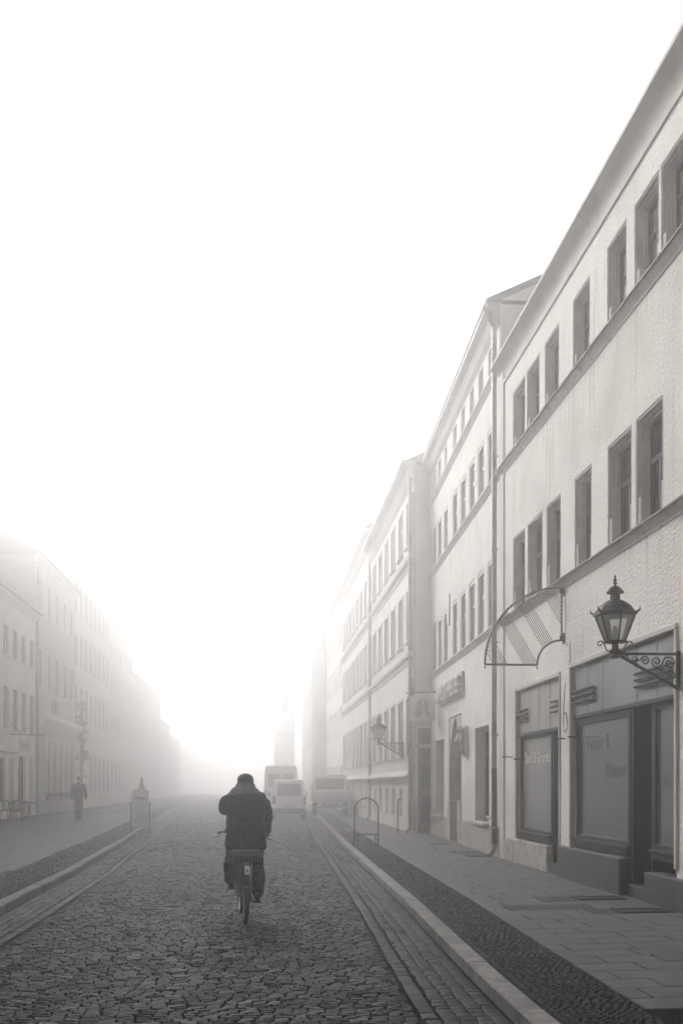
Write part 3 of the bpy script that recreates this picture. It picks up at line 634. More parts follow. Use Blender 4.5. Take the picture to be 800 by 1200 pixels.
house('row_house', 'pale row house hidden in fog beyond the two town houses', 60.03, 77.9, 1, 4.9, 12.8, [(1, 2.8), (4.6, 6.3), (7.4, 9.1), (9.9, 11.3)], 8, 'plaster_pale', near=False)
l1 = house('cafe_house', 'white plastered cafe house with pale awning and terrace chairs', 38.0, 51.3, -1, -10.5, 9.55, [(3.95, 5.75), (7.05, 8.3)], 8, 'plaster_white', win=('plaster_white', .06, .01), holes=[(.55, 1.35, .2, 2.9, .4), (2.1, 3.6, .9, 2.9, .3), (4.4, 5.3, .2, 2.9, .4), (6, 8.4, .9, 2.9, .3), (9.4, 12, .9, 2.9, .3)])
for a, b, c, d in ((2.1, 3.6, .9, 2.9), (6, 8.4, .9, 2.9), (9.4, 12, .9, 2.9)): window(l1, a, b, c, d, .15, 'wood_dark', .75, True)
for a, b in ((.55, 1.35), (4.4, 5.3)):
    q = MB(); frame_boxes(q, a, b, .2, 2.9, -.28, -.2, .1); q.box(a+.1, b-.1, -.27, -.22, .3, 1.1); dd = q.build('door', 'wood_dark', l1); MB().box(a+.1, b-.1, -.25, -.24, 1.1, 2.8).build('pane', 'pane', dd)
aw = thing('awning', 'pale cloth awning over the white cafe front', 'awning', (-10.47, 44.2, 0), -PI/2)
q = MB(); n = 16
for k in range(n):
    u0, u1 = 1.6+4.6*k/n, 1.6+4.6*(k+1)/n; q.quad((u0, .02, 3.45), (u1, .02, 3.45), (u1, 1.1, 2.85), (u0, 1.1, 2.85)); dz = .03*(k % 2); q.quad((u0, 1.1, 2.85), (u1, 1.1, 2.85), (u1, 1.12, 2.6+dz), (u0, 1.12, 2.6+dz))
q.quad((1.6, .02, 3.45), (1.6, 1.1, 2.85), (1.6, .02, 2.85)); q.build('canopy', 'awning_cloth', aw, fix=False)
MB().tube([(1.6, 1.1, 2.85), (6.2, 1.1, 2.85)], .025, 8).build('front_bar', 'steel_grey', aw); MB().tube([(1.7, .05, 2.7), (1.7, 1.08, 2.84)], .018, 6).build('arm', 'steel_grey', aw); MB().tube([(6.1, .05, 2.7), (6.1, 1.08, 2.84)], .018, 6).build('arm', 'steel_grey', aw)
text('lettering', 'CAFE', .5, .01, 'mid_letter', l1, MW(8.6, .01, 3.5), 1.1)
downpipe(l1, .05, .25, 9.3, .1, .055)
# grey house with pointed windows
arch2 = [(.9+k*1.62, 1.95+k*1.62, 1.15, 4.0, .3) for k in range(5)]
l2 = house('arcade_house', 'grey house with pointed ground-floor windows under a white ledge', 51.33, 62.2, -1, -10.5, 12.5, [(6.35, 8.15), (9.9, 11.55)], 5, 'plaster_grey', 38, win=('wood_white', .12, .03), holes=arch2, ww=.8)
for a, b, c, d, e in arch2:
    arc = pointed(a+.04, b-.04, 3.0, 3.95); q = MB(); q.prism([(a, 2.9), (a, d), (b, d), (b, 2.9), (b-.04, 2.9)]+arc[::-1]+[(a+.04, 2.9)], -.2, .02, 'y'); q.tube([(x, .03, z) for x, z in [(a+.02, c)]+arc+[(b-.02, c)]], .05, 6)
    w = window(l2, a+.02, b-.02, c, d, .25, 'wood_frame', .62, True, None, None); q.build('pointed_surround', 'plaster_mid', w)
    MB().cbox(a-.05, b+.05, -.05, .22, c-.12, c-.01, .01).build('sill', 'sandstone', w)
course(l2, 10.85, 4.65, [(-.05, -.3), (.1, -.3), (.45, .05), (.5, .12), (.5, .3), (-.05, .38)], 'plaster_white', 'white_ledge', .3, 10.6)
downpipe(l2, 10.8, .25, 12.2, .1, .06)
for s_ in (5.2, 6.2): MB().cbox(s_, s_+.75, 0, .04, 5.25, 5.95, .01).build('wall_board', 'sandstone_dark', l2)
th = house('tall_house', 'tall house rising above its neighbours just past the grey one', 62.23, 77.0, -1, -10.6, 16.6, [(1.2, 3.4), (5.4, 7.4), (8.6, 10.5), (11.6, 13.4), (14.2, 15.6)], 8, 'plaster_mid', 40)
MB().cbox(9.6, 14.6, -.04, .03, .3, 5.0, .01).build('pale_render', 'plaster_white', th)
house('row_house', 'row house next after the tall grey one, fading in fog', 77.03, 93.0, -1, -10.8, 13.6, [(1.2, 3.4), (5.2, 7), (8.2, 10), (11, 12.4)], 8, 'plaster_mid', near=False)
house('row_house', 'lower row house almost lost in fog at the street end', 93.03, 106, -1, -11, 11.2, [(1.2, 3.4), (5, 6.8), (8, 9.8)], 6, 'plaster_mid', near=False)
house('row_house', 'farthest row house on the cafe side, lost in fog', 106.03, 126, -1, -11.4, 11.5, [(1.2, 3.4), (5, 6.8), (8, 9.8)], 8, 'plaster_mid', near=False)
house('row_house', 'low row house past the farthest visible gable', 126.03, 150, -1, -12.4, 9.5, [(1.2, 3.4), (5, 6.8)], 9, 'plaster_mid', near=False)
house('row_house', 'last low row house where the street runs out', 150.03, 182, -1, -13.4, 8.5, [(1.2, 3.2), (4.8, 6.4)], 11, 'plaster_mid', near=False)
tw = thing('church_tower', 'slender tower with pointed cap rising in the fog above the street end', 'tower', (2.75, 116, 0))
q = MB(); q.cbox(-1.1, 1.1, -1.1, 1.1, 0, 20.2, .05); q.build('shaft', 'plaster_mid', tw)
for z in (7, 13.5, 20.2): MB().cbox(-1.25, 1.25, -1.25, 1.25, z, z+.3, .05).build('band', 'sandstone', tw)
for z in (9.5, 16.2): MB().cbox(-.35, .35, -1.13, -1.0, z, z+2, .02).build('louvre_window', 'wood_frame', tw)
q = MB(); q.add([(-1.2, -1.2, 20.5), (1.2, -1.2, 20.5), (1.2, 1.2, 20.5), (-1.2, 1.2, 20.5), (0, 0, 24.6)], [(0, 1, 4), (1, 2, 4), (2, 3, 4), (3, 0, 4), (3, 2, 1, 0)]); q.build('spire', 'roof_tile', tw)
# the street goes on beside and behind the photographer
for k_, (Ya, Yb, side, X, top, wl, rows) in enumerate(((20.5, 37.97, -1, -10.5, 15.5, 'plaster_white', 3), (2, 20.47, -1, -10.5, 15.5, 'plaster_pale', 3), (-16, 1.97, -1, -10.4, 12, 'plaster_pale', 3), (-34, -16.03, -1, -10.4, 12+1, 'plaster_mid', 3), (-14, 2.97, 1, 5.0, 12-.5, 'plaster_mid', 3), (-34, -14.03, 1, 5.0, 12, 'plaster_grey', 3))):  # facing two raised to shade the near street, pale walls bounce light
    house('row_house', ['tall white row house facing the pharmacy across the street', 'tall pale row house facing the two shopfronts across the street', 'pale row house on the cafe side, beside the photographer', 'row house on the cafe side, far behind the photographer', 'row house adjoining the shop building, behind the photographer', 'grey row house two doors behind the shop building'][k_], Ya, Yb, side, X, top, [(1, 3), (4.8, 6.7), (8.2, 9.9)], 7, wl, near=False, win=('plaster_white', .1, .02), roofp=12)['group'] = 'houses lining the street outside the view'

# ------------------------------------------------------------------ wall lanterns
def spiral(c, r0, r1, a0, turns, n=22):
    return [(c[0]+(r0+(r1-r0)*i/n)*cos(a0+turns*2*PI*i/n), 0, c[1]+(r0+(r1-r0)*i/n)*sin(a0+turns*2*PI*i/n)) for i in range(n+1)]
def lantern(label, loc, zt, sc=1):
    """local x points from the wall to the street; zt: height of the bracket's top bar"""
    t = thing('wall_lantern', label, 'lantern', (loc[0], loc[1], zt), PI); t.scale = (sc,)*3
    q = MB(); q.cbox(-.0, .05, -.022, .022, -.43, .02, .006); q.cbox(.0, .80, -.018, .018, -.03, .0, .006)
    q.add([(.05, -.016, -.42), (.05, .016, -.42), (.74, .016, -.045), (.74, -.016, -.045), (.05, -.016, -.385), (.05, .016, -.385), (.70, .016, -.03), (.70, -.016, -.03)], [(0, 1, 2, 3), (4, 7, 6, 5), (0, 3, 7, 4), (1, 5, 6, 2), (0, 4, 5, 1), (3, 2, 6, 7)])
    br = q.build('bracket', 'iron', t)
    for c, r0, a0, tn in (((.13, -.12), .082, 0, 1.6), ((.11, -.27), .06, 1, 1.5), ((.28, -.105), .072, PI, 1.6), ((.24, -.215), .05, 2, 1.4), ((.42, -.095), .058, 0, 1.5), ((.54, -.075), .04, PI, 1.4), ((.64, -.052), .022, 0, 1.3)):
        MB().tube(spiral(c, r0, .012, a0, tn), .0095, 6).build('scroll', 'iron', br, True)
    x = .775
    q = MB(); q.lathe([(.05, -.07), (.062, -.05), (.045, -.02), (.07, .0), (.07, .02), (.042, .035), (.038, .10), (.048, .11), (.048, .13), (.034, .14), (.03, .1)], 12, (x, 0, 0)); q.build('socket', 'iron', t, True)
    for sx in (-1, 1):
        MB().tube([(x+sx*.05, 0, .0), (x+sx*.10, 0, .02), (x+sx*.125, 0, .09), (x+sx*.16, 0, .13), (x+sx*.20, 0, .12), (x+sx*.205, 0, .085), (x+sx*.175, 0, .075), (x+sx*.165, 0, .095)], .009, 6).build('side_scroll', 'iron', t, True)
    zb, zt2, rb, rt = .135, .415, .118, .225; N = 6; ph = PI/6
    q = MB(); q.lathe([(rb+.02, zb-.025), (rb+.03, zb-.012), (rb+.012, zb)], N, (x, 0, 0), ph=ph); q.lathe([(rt+.004, zt2), (rt+.035, zt2+.02), (rt+.03, zt2+.045), (rt-.0, zt2+.05)], N, (x, 0, 0), ph=ph)
    P_ = lambda r, z, k: Vector((x+r*cos(2*PI*k/N+ph), r*sin(2*PI*k/N+ph), z))
    for k in range(N):
        q.tube([P_(rb, zb, k), P_(rt, zt2, k)], .011, 6)
        q.tube([P_(rt+.02, zt2+.04, k), P_(rt+.055, zt2+.06, k), P_(rt+.065, zt2+.10, k)], [.014, .012, .002], 6)   # upturned ears
    q.build('cage', 'iron', t)
    for k in range(N):
        a, b, c, d = P_(rb-.004, zb, k), P_(rb-.004, zb, k+1), P_(rt-.004, zt2, k+1), P_(rt-.004, zt2, k); MB().quad(a, b, c, d).build('pane', 'lantern_pane', t, fix=False)
    q = MB(); q.lathe([(.03, zb), (.036, zb+.06), (.04, zb+.14), (.02, zb+.17)], 10, (x, 0, 0)); q.build('burner', 'glow_glass', t, True)
    q = MB(); q.lathe([(rt+.012, zt2+.05), (.215, zt2+.07), (.185, zt2+.115), (.13, zt2+.16), (.085, zt2+.185), (.06, zt2+.19)], 12, (x, 0, 0), ph=ph); q.build('roof', 'iron', t)
    q = MB(); q.lathe([(.058, zt2+.19), (.058, zt2+.265), (.10, zt2+.27), (.102, zt2+.285), (.06, zt2+.335), (.03, zt2+.355)], 12, (x, 0, 0)); q.build('chimney', 'iron', t)
    q = MB(); q.lathe([(.014, zt2+.35), (.012, zt2+.37), (.03, zt2+.385), (.012, zt2+.40), (.022, zt2+.425), (.010, zt2+.44), (.012, zt2+.465), (.002, zt2+.485)], 10, (x, 0, 0)); q.build('finial', 'iron', t, True)
    return t
lantern('black iron lantern on a scrolled bracket above the flower shop window', (4.898, 12.1), 3.16)
lantern('faded wall lantern on the quoined pale town house', (4.71, 34.6), 3.0, 1.05)

# ------------------------------------------------------------------ fan-shaped sign frame
fan = thing('sign_frame', 'empty quarter-circle steel sign frame with slanting rods over the pavement', 'sign frame', (4.9, 16.85, 3.55), PI)
RO, RI = 1.25, .40; OFF = .04
q = MB(); q.tube([(OFF+RO*sin(R(a)), 0, RO*cos(R(a))) for a in range(0, 91, 5)], .019, 8); q.tube([(OFF+RI*sin(R(a)), 0, RI*cos(R(a))) for a in range(0, 91, 9)], .017, 8)
q.tube([(OFF, 0, RI), (OFF, 0, RO)], .017, 8); q.tube([(OFF+RI, 0, 0), (OFF+RO, 0, 0)], .017, 8); q.build('outer_frame', 'steel_grey', fan, True)
for z in (RO-.05, RI+.03):
    q = MB(); q.cbox(-.012, .018, -.045, .045, z-.09, z+.09, .006); q.cbox(.016, .07, -.018, .018, z-.045, z+.045, .006); q.build('wall_mount', 'iron', fan)
for x in (OFF+RO, OFF+RI): MB().lathe([(.003, -.07), (.012, -.055), (.012, -.035), (.004, -.03), (.004, .0)], 8, (x, 0, 0)).build('pendant', 'iron', fan)
dx, dz = .508, .861; nx, nz = .861, -.508
for c0, c1, n in ((-.50, -.327, 6), (-.064, .122, 7), (.335, .52, 7), (.766, .954, 6)):
    for k in range(n):
        c = c0+(c1-c0)*k/(n-1); ins = []
        for i in range(-400, 401):
            t_ = i*.004; px, pz = nx*c+dx*t_, nz*c+dz*t_
            if px >= 0 and pz >= 0 and RI < math.hypot(px, pz) < RO: ins.append(t_)
        if len(ins) > 3: MB().tube([(OFF+nx*c+dx*ins[0], 0, nz*c+dz*ins[0]), (OFF+nx*c+dx*ins[-1], 0, nz*c+dz*ins[-1])], .0055, 6).build('rod', 'steel_grey', fan)

# ------------------------------------------------------------------ pavement furniture
def arch_stand(label, x, y):
    t = thing('bicycle_stand', label, 'bicycle stand', (x, y, zr(x, y)), 0)
    q = MB(); w, h = .29, 1.19; q.tube([(-w, 0, -.02), (-w, 0, h-w)]+[(-w*cos(R(a)), 0, h-w+w*sin(R(a))) for a in range(10, 180, 10)]+[(w, 0, h-w), (w, 0, -.02)], .019, 8); q.build('hoop', 'steel_grey', t, True)
    q = MB(); q.tube([(-w, -.04, .31), (w, -.04, .31)], .016, 8); q.build('crossbar', 'steel_grey', t)
    for s in (-1, 1): MB().tube([(s*(w-.07), -.03, -.02), (s*(w-.07), -.03, .31)], .016, 8).build('stay', 'steel_grey', t)
arch_stand('grey arched tube stand with low crossbar on the dark sett strip', 2.62, 25.9)
t = thing('pavement_board', 'white A-board with printed menu lines standing at the kerb', 'sign', (-3.85, 35.2, 0), R(4))
zz = .02
for s in (-1, 1):
    q = MB(); q.tube([(s*.30, 0, .0), (s*.30, .05, 1.05)], .02, 8); q.tube([(s*.30, .5, 0), (s*.30, .07, 1.05)], .02, 8); q.build('leg', 'steel_grey', t)
q = MB(); q.cbox(-.28, .28, -.012+.0, .012, .22, 1.42, .01); bd = q.build('panel', 'enamel', t)
q = MB(); q.prism([(-.28+.56*i/12, 1.41+.10*sin(PI*i/12)) for i in range(13)], -.012, .012, 'y'); q.build('panel_top', 'enamel', t)
q = MB(); q.prism([(-.2, 1.16), (-.1, 1.24), (.0, 1.2), (.12, 1.22), (.2, 1.16), (.08, 1.12), (-.06, 1.14)], -.0165, -.0125, 'y'); q.build('emblem', 'mid_letter', bd)
for k in range(11): w_ = .2-.05*((k*5) % 3); MB().box(-w_, w_, -.0150, -.0125, 1.06-k*.07, 1.075-k*.07).build('print_line', 'mid_letter', bd)
for x, y, w, l, lb in ((4.42, 13.62, .62, .42, 'iron cellar grate beside the granite plinth under the flower window'), (4.5, 12.2, .66, .4, 'iron cellar grate in front of the narrow shop window'), (4.55, 21.9, .5, .34, 'iron cellar grate at the foot of the stickered downpipe')):
    t = thing('cellar_grate', lb, 'grate', (x, y, zr(x, y)+.003), 0); q = MB(); frame_boxes(q, -w/2, w/2, -.0, 0, 0, 0, 0) if 0 else None
    q.box(-w/2, w/2, -l/2, -l/2+.03, 0, .014); q.box(-w/2, w/2, l/2-.03, l/2, 0, .014); q.box(-w/2, -w/2+.03, -l/2+.03, l/2-.03, 0, .014); q.box(w/2-.03, w/2, -l/2+.03, l/2-.03, 0, .014); fr = q.build('grate_frame', 'iron', t)
    MB().quad((-w/2+.03, -l/2+.03, .002), (w/2-.03, -l/2+.03, .002), (w/2-.03, l/2-.03, .002), (-w/2+.03, l/2-.03, .002)).build('grate_pit', 'black_paint', t)  # flat black sheet stands in for the shaded hole below
    for k in range(14): xx = -w/2+.045+k*(w-.1)/13; MB().box(xx, xx+.014, -l/2+.03, l/2-.03, .003, .011).build('grate_bar', 'iron', t)
t = thing('handrail_post', 'thin iron handrail beside the side entrance of the quoined house', 'railing', (4.35, 33.2, zr(4.35, 33.2)), 0)
q = MB(); q.tube([(0, 0, 0), (0, 0, .98), (.0, -.03, 1.02), (.1, -.04, 1.03)], .02, 8); q.build('post', 'iron', t, True); MB().lathe([(.05, 0), (.05, .02), (.02, .03)], 10).build('base_plate', 'iron', t)
# goods in the shop windows
def goods(name, label, cat, s, out, z, shapes, m):
    w = Vector((4.9-out, Y0+s, z)); q = MB(); shapes(q); return tag(q.build(name, m, None, True, loc=w), label, cat)
goods('display_post', 'leaning white wooden slat in the shop window left of the pier', 'display', T(19.4), -.22, .715, lambda q: q.add([(-.03, .12, 0), (.03, .12, 0), (.03, .24, 0), (-.03, .24, 0), (-.03, -.16, .52), (.03, -.16, .52), (.03, -.04, .52), (-.03, -.04, .52)], [(0, 1, 2, 3), (4, 7, 6, 5), (0, 4, 5, 1), (1, 5, 6, 2), (2, 6, 7, 3), (3, 7, 4, 0)]), 'white_letter')
for k, (y, h, w) in enumerate(((18.95, .16, .09), (18.7, .22, .10), (18.35, .13, .12), (18.05, .2, .09))):
    goods('display_pot', ['low white pot by the leaning slat', 'tallest white pot in the window display', 'squat white pot among the window display', 'white pot by the door end of the display'][k], 'pot', T(y), -.22, .715, lambda q: q.lathe([(w*.6, 0), (w, h*.4), (w*.9, h*.8), (w*.6, h), (w*.5, h*.9)], 12), 'white_letter')
def twig(q):
    r = random.Random(8)
    for k in range(7):
        p = Vector((0, 0, 0)); d = Vector((r.uniform(-.1, .1), r.uniform(-.6, .6), 1)).normalized(); pts = [p]
        for i in range(5): d = (d+Vector((r.uniform(-.1, .1), r.uniform(-.5, .5), .1))).normalized(); p = p+d*.16; pts.append(p)
        q.tube(pts, [.012, .01, .008, .007, .005, .003], 5)
goods('bare_branches', 'bare branches standing in the narrow shop window', 'branches', T(12.75), -.22, 1.0, twig, 'bark')
goods('bare_branches', 'bare twig arching over the white pots in the window', 'branches', T(18.5), -.22, .93, lambda q: q.tube([(0, .3, 0), (0, .1, .18), (0, -.05, .34), (0, -.3, .36), (0, -.5, .44)], [.012, .01, .008, .006, .003], 6), 'bark')
goods('hanging_wreath', 'small dark round wreath hanging in the narrow shop window', 'wreath', T(12.85), -.2, 1.92, lambda q: (q.ring((0, 0, 0), (1, 0, 0), .07, .04, 20, 8), q.tube([(0, 0, .1), (0, 0, .7)], .002, 4)), 'bark')
goods('display_crate', 'small pale crate on the floor of the narrow shop window', 'crate', T(12.95), -.22, .765, lambda q: (q.box(-.1, .1, -.13, -.11, 0, .2), q.box(-.1, .1, .11, .13, 0, .2), q.box(-.1, -.08, -.11, .11, 0, .2), q.box(.08, .1, -.11, .11, 0, .2), q.box(-.08, .08, -.11, .11, 0, .02)), 'fascia_pale')
def bush(q):
    r = random.Random(4)
    for k in range(260):
        a, b = r.uniform(0, 2*PI), r.uniform(0, 1); p = Vector((.09*cos(a)*b, .45*sin(a)*b, .25+.5*r.random()*(1-b*.6))); u = Vector((r.gauss(0, 1), r.gauss(0, 1), r.gauss(0, 1))).normalized()*.05; v = u.orthogonal().normalized()*.03
        q.quad(p-u, p+v, p+u, p-v)
    for k in range(6): q.tube([(0, 0, 0), (r.uniform(-.1, .1), r.uniform(-.3, .3), .5)], .006, 4)
goods('dried_flowers', 'bunch of dried flowers behind the big lettered shop window', 'flowers', T(14.9), -.22, .75, bush, 'leaf_pale')

# ------------------------------------------------------------------ bicycle and rider (local +y = riding direction)
BX, BY, BH = -.150, 12.35, R(3.2)
bk = thing('bicycle', 'dark city bicycle with rear rack ridden down the cobbles', 'bicycle', (BX, BY, .012), BH)
def wheel(name, c, turn=0):
    q = MB(); q.ring((0, 0, 0), (1, 0, 0), .335, .021, 40, 10); w = q.build('tyre', 'tyre', None, True); w.name = name; w.parent = bk; w.location = c; w.rotation_euler = (0, 0, turn)
    q = MB(); q.ring((0, 0, 0), (1, 0, 0), .310, .011, 40, 6); q.build('rim', 'chrome', w, True)
    q = MB(); q.tube([(-.045, 0, 0), (.045, 0, 0)], .02, 10); q.build('hub', 'chrome', w)
    q = MB()
    for k in range(28): a = 2*PI*k/28; b = a+(.35 if k % 4 < 2 else -.35); q.tube([((.03 if k % 2 else -.03), .02*cos(b), .02*sin(b)), (0, .305*cos(a), .305*sin(a))], .0016, 4)
    q.build('spoke', 'chrome', w)['kind'] = 'stuff'
    return w
wheel('rear_wheel', (0, 0, .355)); wheel('front_wheel', (-.02, 1.06, .355), R(2))
q = MB(); bb = (0, .46, .29); seat = (0, .27, .80); head = (0, .86, .86); headl = (0, .885, .68)
q.tube([bb, seat], .017, 8); q.tube([headl, bb], .019, 8); q.tube([(0, .872, .80), (0, .40, .50)], .016, 8); q.tube([headl, head], .021, 8)
for s in (-1, 1): q.tube([(s*.055, 0, .355), (s*.04, .3, .31), bb], .011, 6); q.tube([(s*.055, 0, .355), (s*.03, .28, .74)], .010, 6)
q.tube([(-.06, .46, .29), (.06, .46, .29)], .022, 8); fr = q.build('frame', 'bike_paint', bk, True)
q = MB()
for s in (-1, 1): q.tube([(s*.05-.02, 1.06, .355), (s*.045, .93, .58), (s*.03, .89, .68)], .011, 6)
q.build('fork', 'bike_paint', bk, True)
q = MB(); q.tube([head, (0, .84, 1.0)], .014, 8); q.tube([(-.29, .62, 1.035), (-.26, .72, 1.04), (-.14, .83, 1.02), (0, .85, 1.0), (.14, .83, 1.02), (.26, .72, 1.02), (.29, .62, 1.0)], .012, 8); hb = q.build('handlebar', 'chrome', bk, True)
for s, z in ((-1, 1.035), (1, 1.0)):
    MB().tube([(s*.275, .68, z), (s*.297, .56, z-.005)], .018, 8).build('grip', 'tyre', hb, True); MB().tube([(s*.26, .73, z-.03), (s*.32, .64, z-.06), (s*.35, .60, z-.065)], .007, 6).build('brake_lever', 'chrome', hb, True)
q = MB(); q.ell((0, .17, .865), (.10, .13, .04)); q.ell((0, .32, .87), (.045, .14, .03)); link('saddle', remesh(q, .012, 4), 'tyre', bk, True); MB().tube([(0, .275, .79), (0, .255, .85)], .014, 8).build('seat_post', 'chrome', bk)
q = MB()
for s in (-1, 1): q.tube([(s*.07, .22, .745), (s*.07, -.30, .745)], .006, 6); q.tube([(s*.06, 0, .36), (s*.07, -.12, .74)], .006, 6)
for k in range(5): q.tube([(-.07, .2-.12*k, .745), (.07, .2-.12*k, .745)], .005, 6)
q.build('rack', 'chrome', bk, True)
for c, n in (((0, 0, .355), 'rear_mudguard'), ((-.02, 1.06, .355), 'front_mudguard')):
    q = MB(); a0, a1 = (R(35), R(215)) if n[0] == 'r' else (R(20), R(160)); S_ = []
    for i in range(19):
        a = a0+(a1-a0)*i/18
        S_.append([(c[0]+w_, c[1]+(.372+h)*cos(a), c[2]+(.372+h)*sin(a)) for w_, h in ((-.028, -.012), (0, .0), (.028, -.012), (0, -.004))])
    q.loft(S_); q.build(n, 'bike_paint', bk, True)
# reflector and tail lamp on the mudguard, number-like pale plate, carrier light
q = MB(); q.cbox(-.028, .028, -.365, -.35, .60, .70, .006); pl = q.build('reflector_plate', 'reflector', bk); MB().lathe([(.011, 0), (.011, -.006), (.002, -.008)], 10, (0, -.365, .64), 'y').build('bolt', 'tyre', pl)
q = MB(); q.cbox(-.035, .035, -.40, -.36, .43, .47, .01); q.build('tail_lamp', 'red_plastic', bk); MB().tube([(.045, -.33, .55), (.05, -.3, .72)], .008, 6).build('pump', 'chrome', bk)
q = MB(); q.lathe([(.09, -.012), (.095, 0), (.09, .012)], 20, (.07, .46, .29), 'x'); q.build('chain_guard', 'bike_paint', bk)
CR = R(52)   # crank angle: left pedal high and forward
pedals = {}
for s in (-1, 1):
    a = CR if s < 0 else CR+PI; e = Vector((s*.105, .46+.165*cos(a), .29+.165*sin(a)*.55-.0)); pedals[s] = e
    q = MB(); q.tube([(s*.085, .46, .29), (s*.095, e.y, e.z)], .011, 8); q.build('crank', 'chrome', bk); q = MB(); q.cbox(e.x, e.x+s*.09, e.y-.035, e.y+.035, e.z-.012, e.z+.012, .004); q.build('pedal', 'tyre', bk)
# plaid blanket folded over the rack
q = MB(); S_ = []
for i in range(13):
    u = -1+2*i/12; x = .185*u; dr = .02+.012*cos(3*u)+.045*abs(u)**3
    S_.append([(x, -.31, .80-dr-.035), (x, -.33, .83-dr), (x, -.30, .875-dr*.6), (x, -.1, .885-dr*.6), (x, .06, .87-dr*.6), (x, .08, .82-dr), (x, .04, .775-dr), (x, -.26, .77-dr)])
q.loft(S_); M_ = Matrix.Translation((BX, BY, .012)) @ Matrix.Rotation(BH, 4, 'Z'); me = q.mesh('plaid_blanket'); bl = tag(link('plaid_blanket', me, 'plaid', None, True), 'plaid blanket folded over the rear rack of the bicycle', 'blanket'); bl.matrix_world = M_

